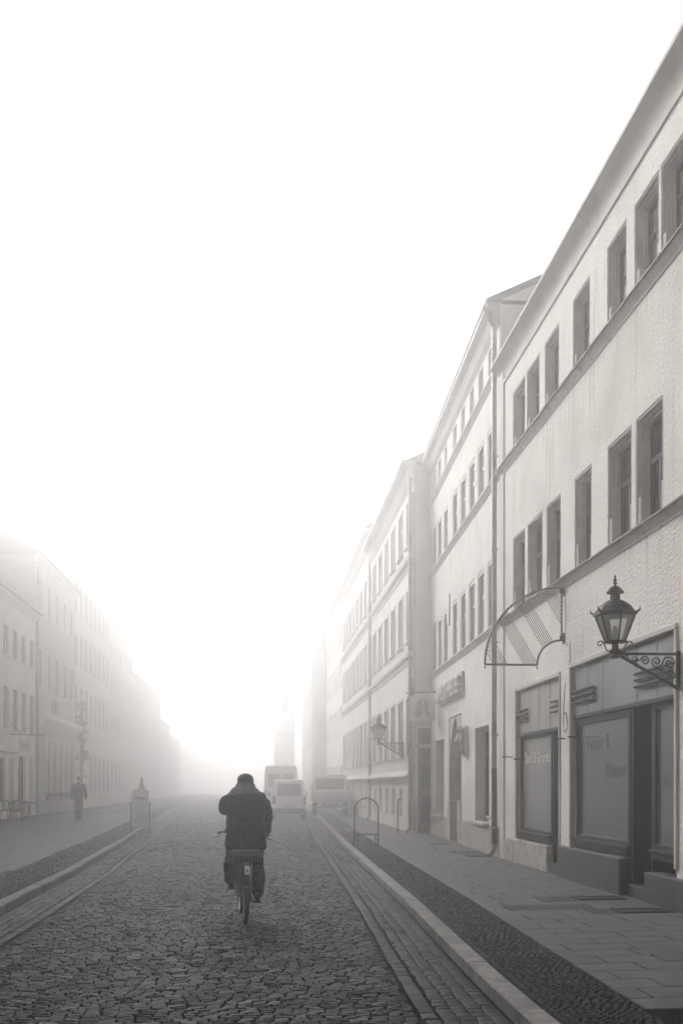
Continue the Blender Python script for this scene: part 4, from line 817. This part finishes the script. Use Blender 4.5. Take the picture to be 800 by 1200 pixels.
def rider():
    hip = {s: Vector((s*.10, .26, .93)) for s in (-1, 1)}
    foot = {s: pedals[s]+Vector((s*.045, -.02, .03)) for s in (-1, 1)}
    knee = {-1: Vector((-.125, .66, .80)), 1: Vector((.155, .58, .66))}
    body = MB(); H = Vector((.02, .50, 1.60))
    body.ell(H, (.078, .098, .115)); body.ell(H+Vector((0, .05, -.06)), (.055, .06, .06)); body.ell(H+Vector((0, .105, -.02)), (.014, .024, .024))
    for s in (-1, 1): body.ell(H+Vector((s*.08, .005, -.01)), (.014, .022, .034)); body.ell(H+Vector((s*.032, .086, .012)), (.014, .012, .010))
    body.limb([H+Vector((0, -.01, -.06)), (.01, .42, 1.45)], [.052, .055]); body.limb([(0, .36, 1.42), (0, .30, 1.2), (0, .25, .95)], [.14, .14, .13]); body.ell((.01, .37, 1.38), (.17, .08, .07))
    sh = {s: Vector((.012+s*.165, .35, 1.45)) for s in (-1, 1)}; el = {-1: Vector((-.205, .44, 1.34)), 1: Vector((.245, .44, 1.24))}; wr = {-1: Vector((-.14, .62, 1.38)), 1: Vector((.285, .60, 1.035))}
    for s in (-1, 1):
        body.limb([sh[s], el[s], wr[s]], [.055, .045, .03]); body.limb([hip[s], knee[s], foot[s]+Vector((0, 0, .07))], [.085, .06, .04])
    # right hand closed on the grip, left hand raised to the face
    for s in (-1, 1):
        w = wr[s]; pal = w+(Vector((.0, .04, -.015)) if s > 0 else Vector((.045, .035, .05))); body.ell(pal, (.042, .045, .024) if s > 0 else (.035, .03, .045))
        for k in range(4):
            if s > 0: b0 = pal+Vector((-.03+.02*k, .03, .006)); pts = [b0, b0+Vector((0, .03, -.008)), b0+Vector((0, .03, -.034)), b0+Vector((0, .006, -.045))]
            else: b0 = pal+Vector((.012, .012-.012*k, .03-.006*k)); pts = [b0, b0+Vector((.025, .012, .025)), b0+Vector((.045, .022, .022)), b0+Vector((.05, .03, 0))]
            body.limb(pts, [.0095, .009, .0085, .008], 8)
        b0 = pal+(Vector((-.04, .0, -.005)) if s > 0 else Vector((.0, -.02, .02))); body.limb([b0, b0+(Vector((-.012, .03, -.01)) if s > 0 else Vector((.012, .0, .035))), b0+(Vector((.0, .045, -.028)) if s > 0 else Vector((.03, .005, .05)))], [.011, .010, .009], 8)
    p = link('person', remesh(body, .009, 3), 'skin', None, True); tag(p, 'person in dark jacket and flat cap riding the bicycle away', 'person'); p.matrix_world = M_
    # jacket: torso shell with hem, sleeves, collar
    j = MB(); prof = [(.855, .235, .165, .20), (.89, .248, .175, .20), (1.0, .240, .175, .22), (1.1, .230, .175, .25), (1.22, .226, .178, .28), (1.34, .232, .176, .31), (1.44, .236, .170, .34), (1.505, .212, .158, .37), (1.548, .165, .145, .40), (1.575, .125, .13, .43), (1.60, .098, .112, .45)]
    S_ = []
    for z, rx, ry, cy in prof:
        S_.append([(.012+rx*math.copysign(abs(cos(a))**.8, cos(a)), cy+ry*math.copysign(abs(sin(a))**.8, sin(a)), z) for a in [2*PI*k/24 for k in range(24)]])
    j.loft(S_)
    j.limb([sh[-1]+Vector((.03, 0, -.01)), el[-1]+Vector((.0, -.02, .045)), el[-1]+Vector((-.01, .02, .0)), wr[-1]+Vector((-.02, -.03, -.03))], [.098, .104, .100, .062])
    j.limb([sh[1]+Vector((-.02, 0, .0)), Vector((.228, .38, 1.36)), el[1]+Vector((.008, 0, 0)), Vector((.275, .53, 1.12)), wr[1]+Vector((0, -.03, .03))], [.095, .096, .09, .07, .058])
    j.limb([(.012, .40, 1.50), (.018, .435, 1.565)], [.122, .108])
    jm = remesh(j, .012, 4, .017, (7, 7, 10)); jk = link('jacket', jm, 'jacket', p, True)
    jm.materials.append(MATS['jacket_yoke'])
    for f in jm.polygons:
        c = f.center
        if c.z > 1.515-abs(c.x)*.10+.012*sin(c.x*14): f.material_index = 1
    q = MB(); q.tube([(.012+.246*cos(a)*1.0, .24+.182*sin(a), 1.075+.01*sin(2*a)) for a in [2*PI*k/28 for k in range(28)]], .009, 6, True); q.build('waist_seam', 'jacket', jk, True)
    q = MB(); q.ring((.018, .45, 1.597), (0, -.3, 1), .100, .018, 20, 8); q.build('collar', 'jacket', jk, True)
    t = MB()
    for s in (-1, 1): t.limb([hip[s]+Vector((0, -.02, 0)), (hip[s]+knee[s])/2, knee[s], knee[s]*.5+foot[s]*.5+Vector((s*.02, -.01, .04)), foot[s]+Vector((s*.01, -.02, .08))], [.125, .11, .085, .085, .075])
    t.ell((0, .22, .93), (.20, .15, .12)); link('trousers', remesh(t, .012, 4, .014, (8, 8, 14)), 'trousers', p, True)
    for s in (-1, 1):
        f = foot[s]; q = MB(); q.ell(f+Vector((0, .06, .02)), (.043, .13, .042)); q.ell(f+Vector((0, -.05, .045)), (.042, .06, .06)); q.cbox(f.x-.042, f.x+.042, f.y-.10, f.y+.17, f.z-.026, f.z+.0, .008); link('shoe', remesh(q, .01, 3), 'shoe', p, True)
    q = MB(); hh = H+Vector((0, .0, .035)); q.ell(hh+Vector((0, -.005, .03)), (.101, .122, .082)); q.lathe([(.090, -.055), (.099, -.03), (.102, .01), (.09, .03)], 20, hh); q.ell(hh+Vector((0, .10, -.01)), (.08, .065, .016)); cp = link('flat_cap', remesh(q, .009, 3, .003), 'cap_felt', p, True)
    q = MB(); q.lathe([(.094, -.064), (.098, -.060), (.099, -.040), (.095, -.036)], 24, hh); q.build('cap_band', 'jacket_yoke', cp, True)
    q = MB(); q.ell(H+Vector((0, -.02, -.035)), (.085, .092, .085)); link('hair', remesh(q, .011, 2, .003), 'hair', p, True)
rider()

# ------------------------------------------------------------------ walker on the left pavement
def walker(x, y, rz):
    z0 = zl(x, y); M2 = Matrix.Translation((x, y, z0)) @ Matrix.Rotation(rz, 4, 'Z'); b = MB(); H = Vector((0, .03, 1.70))
    b.ell(H, (.078, .098, .118)); b.ell(H+Vector((0, .1, -.02)), (.014, .022, .022)); b.limb([(0, 0, 1.62), (0, -.02, 1.5)], [.058, .065]); b.limb([(0, 0, 1.42), (0, 0, 1.2), (0, 0, .98)], [.13, .12, .125]); b.ell((0, 0, 1.46), (.19, .09, .08))
    for s in (-1, 1): b.ell(H+Vector((s*.08, 0, -.01)), (.013, .02, .032))
    el = {-1: Vector((-.275, -.05, 1.17)), 1: Vector((.275, .02, 1.17))}; wr = {-1: Vector((-.27, .0, .90)), 1: Vector((.28, .13, .92))}
    kn = {-1: Vector((-.09, .10, .52)), 1: Vector((.10, -.02, .53))}; an = {-1: Vector((-.06, .12, .09)), 1: Vector((.07, -.32, .14))}
    for s in (-1, 1):
        b.limb([(s*.2, 0, 1.44), el[s], wr[s]], [.052, .043, .03]); b.limb([(s*.09, 0, .95), kn[s], an[s]], [.085, .06, .042]); pal = wr[s]+Vector((0, .01, -.06)); b.ell(pal, (.022, .038, .05))
        for k in range(4): b0 = pal+Vector((0, .028-.018*k, -.035)); b.limb([b0, b0+Vector((-s*.004, .0, -.03)), b0+Vector((-s*.018, .002, -.055))], [.009, .0085, .008], 6)
        b0 = pal+Vector((0, .036, .01)); b.limb([b0, b0+Vector((0, .018, -.02)), b0+Vector((-s*.008, .02, -.04))], [.010, .0095, .0085], 6)
    p = link('person', remesh(b, .011, 3), 'skin', None, True); tag(p, 'person in dark jacket and trousers walking along the cafe side pavement', 'person'); p.matrix_world = M2
    j = MB(); j.loft([[(rx*cos(a), ry*sin(a), z) for a in [2*PI*k/20 for k in range(20)]] for z, rx, ry in ((.84, .19, .135), (.95, .195, .14), (1.15, .195, .14), (1.35, .215, .14), (1.46, .19, .115), (1.53, .10, .08), (1.57, .075, .07))])
    for s in (-1, 1): j.limb([(s*.19, 0, 1.44), el[s], wr[s]+Vector((0, 0, .02))], [.085, .072, .055])
    link('jacket', remesh(j, .015, 4, .009), 'coat_grey', p, True); t = MB()
    for s in (-1, 1): t.limb([(s*.085, 0, .92), (Vector((s*.09, 0, .92))+kn[s])/2, kn[s], (kn[s]+an[s])/2+Vector((0, -.015, 0)), an[s]+Vector((0, 0, .0))], [.105, .095, .078, .07, .062])
    link('trousers', remesh(t, .015, 4, .007), 'trousers', p, True)
    for s in (-1, 1):
        a = an[s]; q = MB(); dz = 0 if s < 0 else 0; q.ell(a+Vector((0, .06, -.045)), (.042, .13, .04)); q.ell(a+Vector((0, -.03, -.02)), (.04, .06, .06)); sh = link('shoe', remesh(q, .012, 3), 'shoe', p, True)
    q = MB(); q.ell(H+Vector((0, -.012, .025)), (.085, .10, .10)); link('hair', remesh(q, .012, 2, .004), 'hair', p, True)
walker(-7.27, 43.9, R(6))

# ------------------------------------------------------------------ vehicles
def vehicle(name, label, cat, loc, rz, secs, paint, wheels, rw, wid):
    """secs: (y, half-width, floor, belt, roof, roof half-width)"""
    t = thing(name, label, cat, loc, rz); S_ = []
    for y, w, z0, zb, z1, wr in secs:
        half = [(w*.86, z0), (w*.97, z0+.06), (w, z0+.25), (w, zb-.05), (w*.985, zb), (wr+(w-wr)*.15, z1-.14), (wr*.97, z1-.05), (wr*.86, z1-.01), (wr*.5, z1)]
        S_.append([(x, y, z) for x, z in half]+[(-x, y, z) for x, z in half[::-1]])
    MB().loft(S_).build('body', paint, t, True)
    for x, y in wheels:
        q = MB(); q.lathe([(rw*.55, -.09), (rw*.93, -.10), (rw, -.06), (rw, .06), (rw*.93, .10), (rw*.55, .09)], 24, (x, y, rw), 'x'); w = q.build('wheel', 'tyre', t, True)
        q = MB(); q.lathe([(.03, -.105), (rw*.5, -.10), (rw*.55, -.08), (rw*.55, .08), (rw*.5, .10), (.03, .105)], 16, (x, y, rw), 'x'); q.build('rim', 'car_grey', w, True)
    return t
van = vehicle('parked_van', 'small white high-roofed van parked with its rear window facing the cyclist', 'van', (1.43, 50, 0), 0,
    [(0, .76, .28, 1.05, 1.80, .66), (.06, .80, .24, 1.06, 1.85, .70), (.5, .82, .22, 1.06, 1.87, .71), (2.3, .82, .22, 1.05, 1.84, .71), (2.75, .82, .22, 1.03, 1.60, .68), (3.2, .81, .22, 1.02, 1.16, .70), (3.8, .79, .22, .98, 1.05, .66), (4.05, .72, .28, .85, .92, .6)], 'car_white', [(-.72, .75), (.72, .75), (-.72, 3.35), (.72, 3.35)], .31, 1.6)
q = MB(); q.prism([(-.57, 1.12), (.57, 1.12), (.52, 1.62), (.46, 1.68), (-.46, 1.68), (-.52, 1.62)], -.022, .01, 'y'); rwn = q.build('rear_window', 'car_glass', van); MB().tube([(0, -.03, 1.14), (.28, -.03, 1.28)], .01, 6).build('wiper', 'tyre', rwn)
MB().cbox(-.80, .80, -.10, .12, .26, .52, .03).build('bumper', 'bumper', van); MB().cbox(-.26, .26, -.112, -.09, .56, .67, .005).build('number_plate', 'enamel', van)
for s in (-1, 1):
    MB().cbox(s*.71-.07, s*.71+.07, -.012, .05, .72, 1.08, .015).build('tail_light', 'tail_lamp', van)
    MB().quad((s*.835, .5, 1.1), (s*.835, 1.5, 1.1), (s*.755, 1.5, 1.62), (s*.755, .5, 1.62)).build('side_window', 'car_glass', van, fix=False); MB().cbox(s*.84, s*.98, 2.75, 2.85, 1.05, 1.25, .02).build('door_mirror', 'bumper', van)
MB().cbox(-.012, .012, -.026, .0, .95, 1.12, .003).build('tailgate_handle', 'bumper', van)
bv = vehicle('panel_van', 'tall pale panel van parked beyond the small white van', 'van', (1.30, 61.5, 0), 0,
    [(0, .98, .35, 1.3, 2.66, .86), (.08, 1.0, .3, 1.3, 2.72, .90), (4.0, 1.0, .3, 1.3, 2.72, .90), (4.6, 1.0, .3, 1.25, 2.2, .86), (5.1, .98, .3, 1.15, 1.35, .85), (5.7, .9, .35, 1.05, 1.15, .8)], 'car_grey', [(-.9, 1.0), (.9, 1.0), (-.9, 4.6), (.9, 4.6)], .35, 2)
for s in (-1, 1): MB().cbox(min(s*.06, s*.74), max(s*.06, s*.74), -.02, .01, 1.5, 2.25, .02).build('rear_window', 'car_glass', bv); MB().cbox(s*.9-.06, s*.9+.06, -.02, .05, .8, 1.3, .01).build('tail_light', 'tail_lamp', bv)
MB().cbox(-.98, .98, -.12, .1, .3, .55, .03).build('bumper', 'bumper', bv); MB().cbox(-.01, .01, -.012, .02, .6, 2.5, .003).build('door_seam', 'bumper', bv)
tk = thing('pickup_truck', 'pale flatbed pickup truck parked half on the pavement', 'truck', (3.5, 51.5, zr(3.5, 51.5)), R(-2))
q = MB(); S_ = []
for y, w, z0, z1, wr in ((2.3, .90, .55, 1.98, .78), (2.36, .93, .5, 2.03, .82), (3.2, .93, .5, 2.03, .82), (3.8, .93, .5, 1.45, .86), (4.4, .9, .5, 1.15, .84), (4.6, .82, .5, 1.0, .8)): S_.append([(x, y, z) for x, z in ((w, z0), (w, 1.15), (wr, z1-.06), (wr*.9, z1), (-wr*.9, z1), (-wr, z1-.06), (-w, 1.15), (-w, z0))])
q.loft(S_); q.build('cab', 'car_white', tk, True); MB().cbox(-.70, .70, 2.27, 2.34, 1.3, 1.84, .03).build('cab_window', 'car_glass', tk)
MB().cbox(-.98, .98, .0, 2.22, .72, .80, .01).build('bed_floor', 'bumper', tk); MB().cbox(-.98, .98, -.03, .0, .72, 1.18, .008).build('tailgate', 'car_grey', tk)
for s in (-1, 1): MB().cbox(s*.965-.015, s*.965+.015, .005, 2.2, .80, 1.18, .006).build('side_board', 'car_grey', tk); MB().cbox(s*.75-.1, s*.75+.1, -.05, .0, .55, .66, .01).build('tail_light', 'tail_lamp', tk); MB().cbox(s*.94-.01, s*.94+.12, 3.6, 3.7, 1.2, 1.5, .02).build('door_mirror', 'bumper', tk)
q = MB(); q.box(-.35, .35, .1, 4.2, .42, .6); q.build('chassis', 'bumper', tk); MB().cbox(-.9, .9, -.12, -.06, .38, .5, .02).build('bumper', 'bumper', tk); MB().cbox(-.26, .26, -.075, -.055, .56, .66, .005).build('number_plate', 'enamel', tk)
q = MB(); q.tube([(-.85, 2.25, .8), (-.85, 2.25, 2.0), (.85, 2.25, 2.0), (.85, 2.25, .8)], .03, 8); q.build('rack_hoop', 'car_grey', tk)
for x in (-.78, .78):
    for y in (.85, 3.75):
        q = MB(); q.lathe([(.16, -.1), (.30, -.11), (.33, -.07), (.33, .07), (.30, .11), (.16, .1)], 22, (x, y, .33), 'x'); w = q.build('wheel', 'tyre', tk, True); q = MB(); q.lathe([(.03, -.112), (.17, -.1), (.17, .1), (.03, .112)], 14, (x, y, .33), 'x'); q.build('rim', 'car_grey', w, True)

# ------------------------------------------------------------------ cafe terrace, left
def bistro_table(x, y, rz, label):
    t = thing('bistro_table', label, 'table', (x, y, zl(x, y)), rz); MB().lathe([(.36, .72), (.38, .73), (.38, .75), (.36, .76)], 24).build('tabletop', 'steel_grey', t, True)
    q = MB()
    for s in (-1, 1):
        for ax in (0, 1):
            P_ = [(.20, .71), (.07, .66), (.035, .5), (.05, .3), (.13, .12), (.27, .02), (.33, .02)]; q = MB(); q.tube([(s*a if ax == 0 else 0, s*a if ax else 0, z) for a, z in P_], .017, 8); q.build('leg', 'iron', t, True)
bistro_table(-9.05, 43.0, R(15), 'round bistro table with curved iron legs outside the white cafe')
def wicker_chair(x, y, rz, label):
    t = thing('wicker_chair', label, 'chair', (x, y, zl(x, y)), rz); MB().cbox(-.24, .24, -.22, .22, .40, .45, .015).build('seat', 'wicker', t)
    q = MB(); pts = []
    for k in range(13):
        a = R(-10+200*k/12); pts.append((.27*cos(a), .22*sin(a)+.02, .66+.16*max(0, sin(a))))
    q.tube(pts, .02, 8); q.build('arm_rail', 'wicker', t, True)
    for k in range(13): p = pts[k]; MB().tube([(p[0]*.88, p[1]*.88, .43), p], .011, 5).build('back_cane', 'wicker', t)
    for sx in (-1, 1):
        for sy in (-1, 1): MB().tube([(sx*.20, sy*.18, .42), (sx*.25, sy*.22, 0)], .016, 6).build('leg', 'wicker', t)
wicker_chair(-9.75, 42.6, R(70), 'dark wicker armchair at the bistro table, turned to the cafe wall')
wicker_chair(-9.7, 44.2, R(200), 'dark wicker armchair behind the bistro table, seen from its back')
wicker_chair(-9.2, 41.4, R(20), 'dark wicker armchair on its own in front of the cafe')
hs_ = thing('hanging_sign', 'small pale square shop sign hanging between white and grey house', 'sign', (-10.45, 46.0, .15), 0)
MB().tube([(0, 0, 3.6), (1.45, 0, 3.58)], .02, 8).build('arm', 'iron', hs_); MB().tube([(0, 0, 4.1), (.5, 0, 3.6)], .014, 6).build('stay', 'iron', hs_); q = MB(); q.cbox(.35, .85, -.03, .03, 2.86, 3.36, .01); bd = q.build('board', 'enamel', hs_)
for x in (.42, .78): MB().tube([(x, 0, 3.36), (x, 0, 3.6)], .006, 6).build('hanger', 'iron', hs_)
text('lettering', 'Tabak', .2, .002, 'dark_letter', bd, Matrix.Translation((.60, -.034, 3.08)) @ Matrix.Rotation(PI/2, 4, 'X'), .40)
q = MB(); q.lathe([(.01, .12), (.10, .05), (.11, 0), (.07, -.09), (.0, -.11)], 14, (.62, 0, 3.78)); q.build('globe_lamp', 'glow_glass', hs_, True)
def leaves(n, shape, s, r):
    q = MB()
    for k in range(n):
        p = shape(r); u = Vector((r.gauss(0, 1), r.gauss(0, 1), r.gauss(0, .7))).normalized(); v = u.orthogonal(); v.rotate(Matrix.Rotation(r.uniform(0, 6), 3, u)); u *= s*r.uniform(.6, 1.3); v = v.normalized()*s*.55
        q.quad(p-u, p+v*.8-u*.1, p+u, p-v*.8-u*.1); q.t.append(r.random())
    return q
LB = ['flower box under the pointed window next to the hanging sign', 'flower box under the second pointed window of the grey house', 'flower box under the third pointed window of the grey house', 'flower box under the fourth pointed window of the grey house']
for k in range(4):
    s_ = 9.3-.45-.95*0-k*1.62+.1; yy = 62.2-s_; t = thing('flower_box', LB[k], 'flower box', (-10.5+.30, yy, 1.03), PI/2); MB().cbox(-.5, .5, -.09, .09, -.18, .02, .01).build('trough', 'terracotta', t); r = random.Random(k)
    leaves(160, lambda r: Vector((r.uniform(-.5, .5), r.uniform(-.12, .12), .02+r.random()*.16)), .045, r).build('foliage', 'leaf', t, fix=False)
def tree(name, label, x, y, z, h, rx, zc, rz, n, s, seed, cl, leafm, lean=0):
    t = thing(name, label, 'tree', (x, y, z)); r = random.Random(seed); q = MB(); base = zc-rz*.6
    q.tube([(0, 0, -.05), (.03, .02, h*.2), (-.03+lean*.5, 0, h*.45), (lean, .03, zc), (lean, 0, h-.1)], [.085, .065, .055, .04, .012], 8); cs = []
    for k in range(cl):
        a = r.uniform(0, 2*PI); u = r.uniform(.25, 1)**.6; el = r.uniform(-1, 1); c = Vector((lean+rx*u*cos(a)*math.sqrt(1-el*el*.7), rx*u*sin(a)*math.sqrt(1-el*el*.7), zc+rz*el)); cs.append((c, r.uniform(.16, .34)*min(rx, rz)*1.15))
        b0 = Vector((lean*.8, 0, r.uniform(base-.2, zc+.2*rz))); q.tube([b0, (b0+c)/2+Vector((r.uniform(-.1, .1), r.uniform(-.1, .1), .08)), c], [.028, .018, .006], 5)
    q.build('trunk', 'bark', t, True)
    def sh(r):
        c, w = r.choice(cs); return c+Vector((r.gauss(0, 1), r.gauss(0, 1), r.gauss(0, .8)))*w*.7
    leaves(n, sh, s, r).build('crown', leafm, t, fix=False)
tree('wall_climber', 'thin leafy climber growing up the wall beside the grey house', -10.25, 62.9, .2, 6.3, .35, 3.4, 2.8, 1800, .07, 5, 34, 'leaf_pale')
t = thing('potted_conifer', 'small pointed conifer in a pot at the kerb beyond the menu board', 'plant', (-5.35, 49.5, zl(-5.35, 49.5))); q = MB(); q.lathe([(.16, 0), (.24, .4), (.26, .42), (.22, .44)], 16); q.build('pot', 'terracotta', t); r = random.Random(6)
MB().tube([(0, 0, .4), (0, 0, 1.7)], [.03, .01], 6).build('trunk', 'bark', t)
def cone(r): h = r.random()**.8; a = r.uniform(0, 6.3); w = .36*(1-h)*r.uniform(.6, 1); return Vector((w*cos(a), w*sin(a), .45+1.4*h))
leaves(1500, cone, .04, r).build('crown', 'leaf', t, fix=False)

# ------------------------------------------------------------------ fog
hz = MB().box(-150, 150, -100, 240, -1.2, 25.2).build('haze', None); hz['kind'] = 'stuff'; hz['label'] = 'morning fog filling the street'
m = bpy.data.materials.new('haze'); m.use_nodes = True; n = m.node_tree; n.nodes.clear(); o = n.nodes.new('ShaderNodeOutputMaterial'); p = n.nodes.new('ShaderNodeVolumePrincipled'); n.links.new(p.outputs[0], o.inputs['Volume'])
AL = 0.95; p.inputs['Color'].default_value = (AL, AL*.997, AL, 1); p.inputs['Density'].default_value = HAZE_DENSITY; p.inputs['Anisotropy'].default_value = HAZE_G
hz.data.materials.append(m)
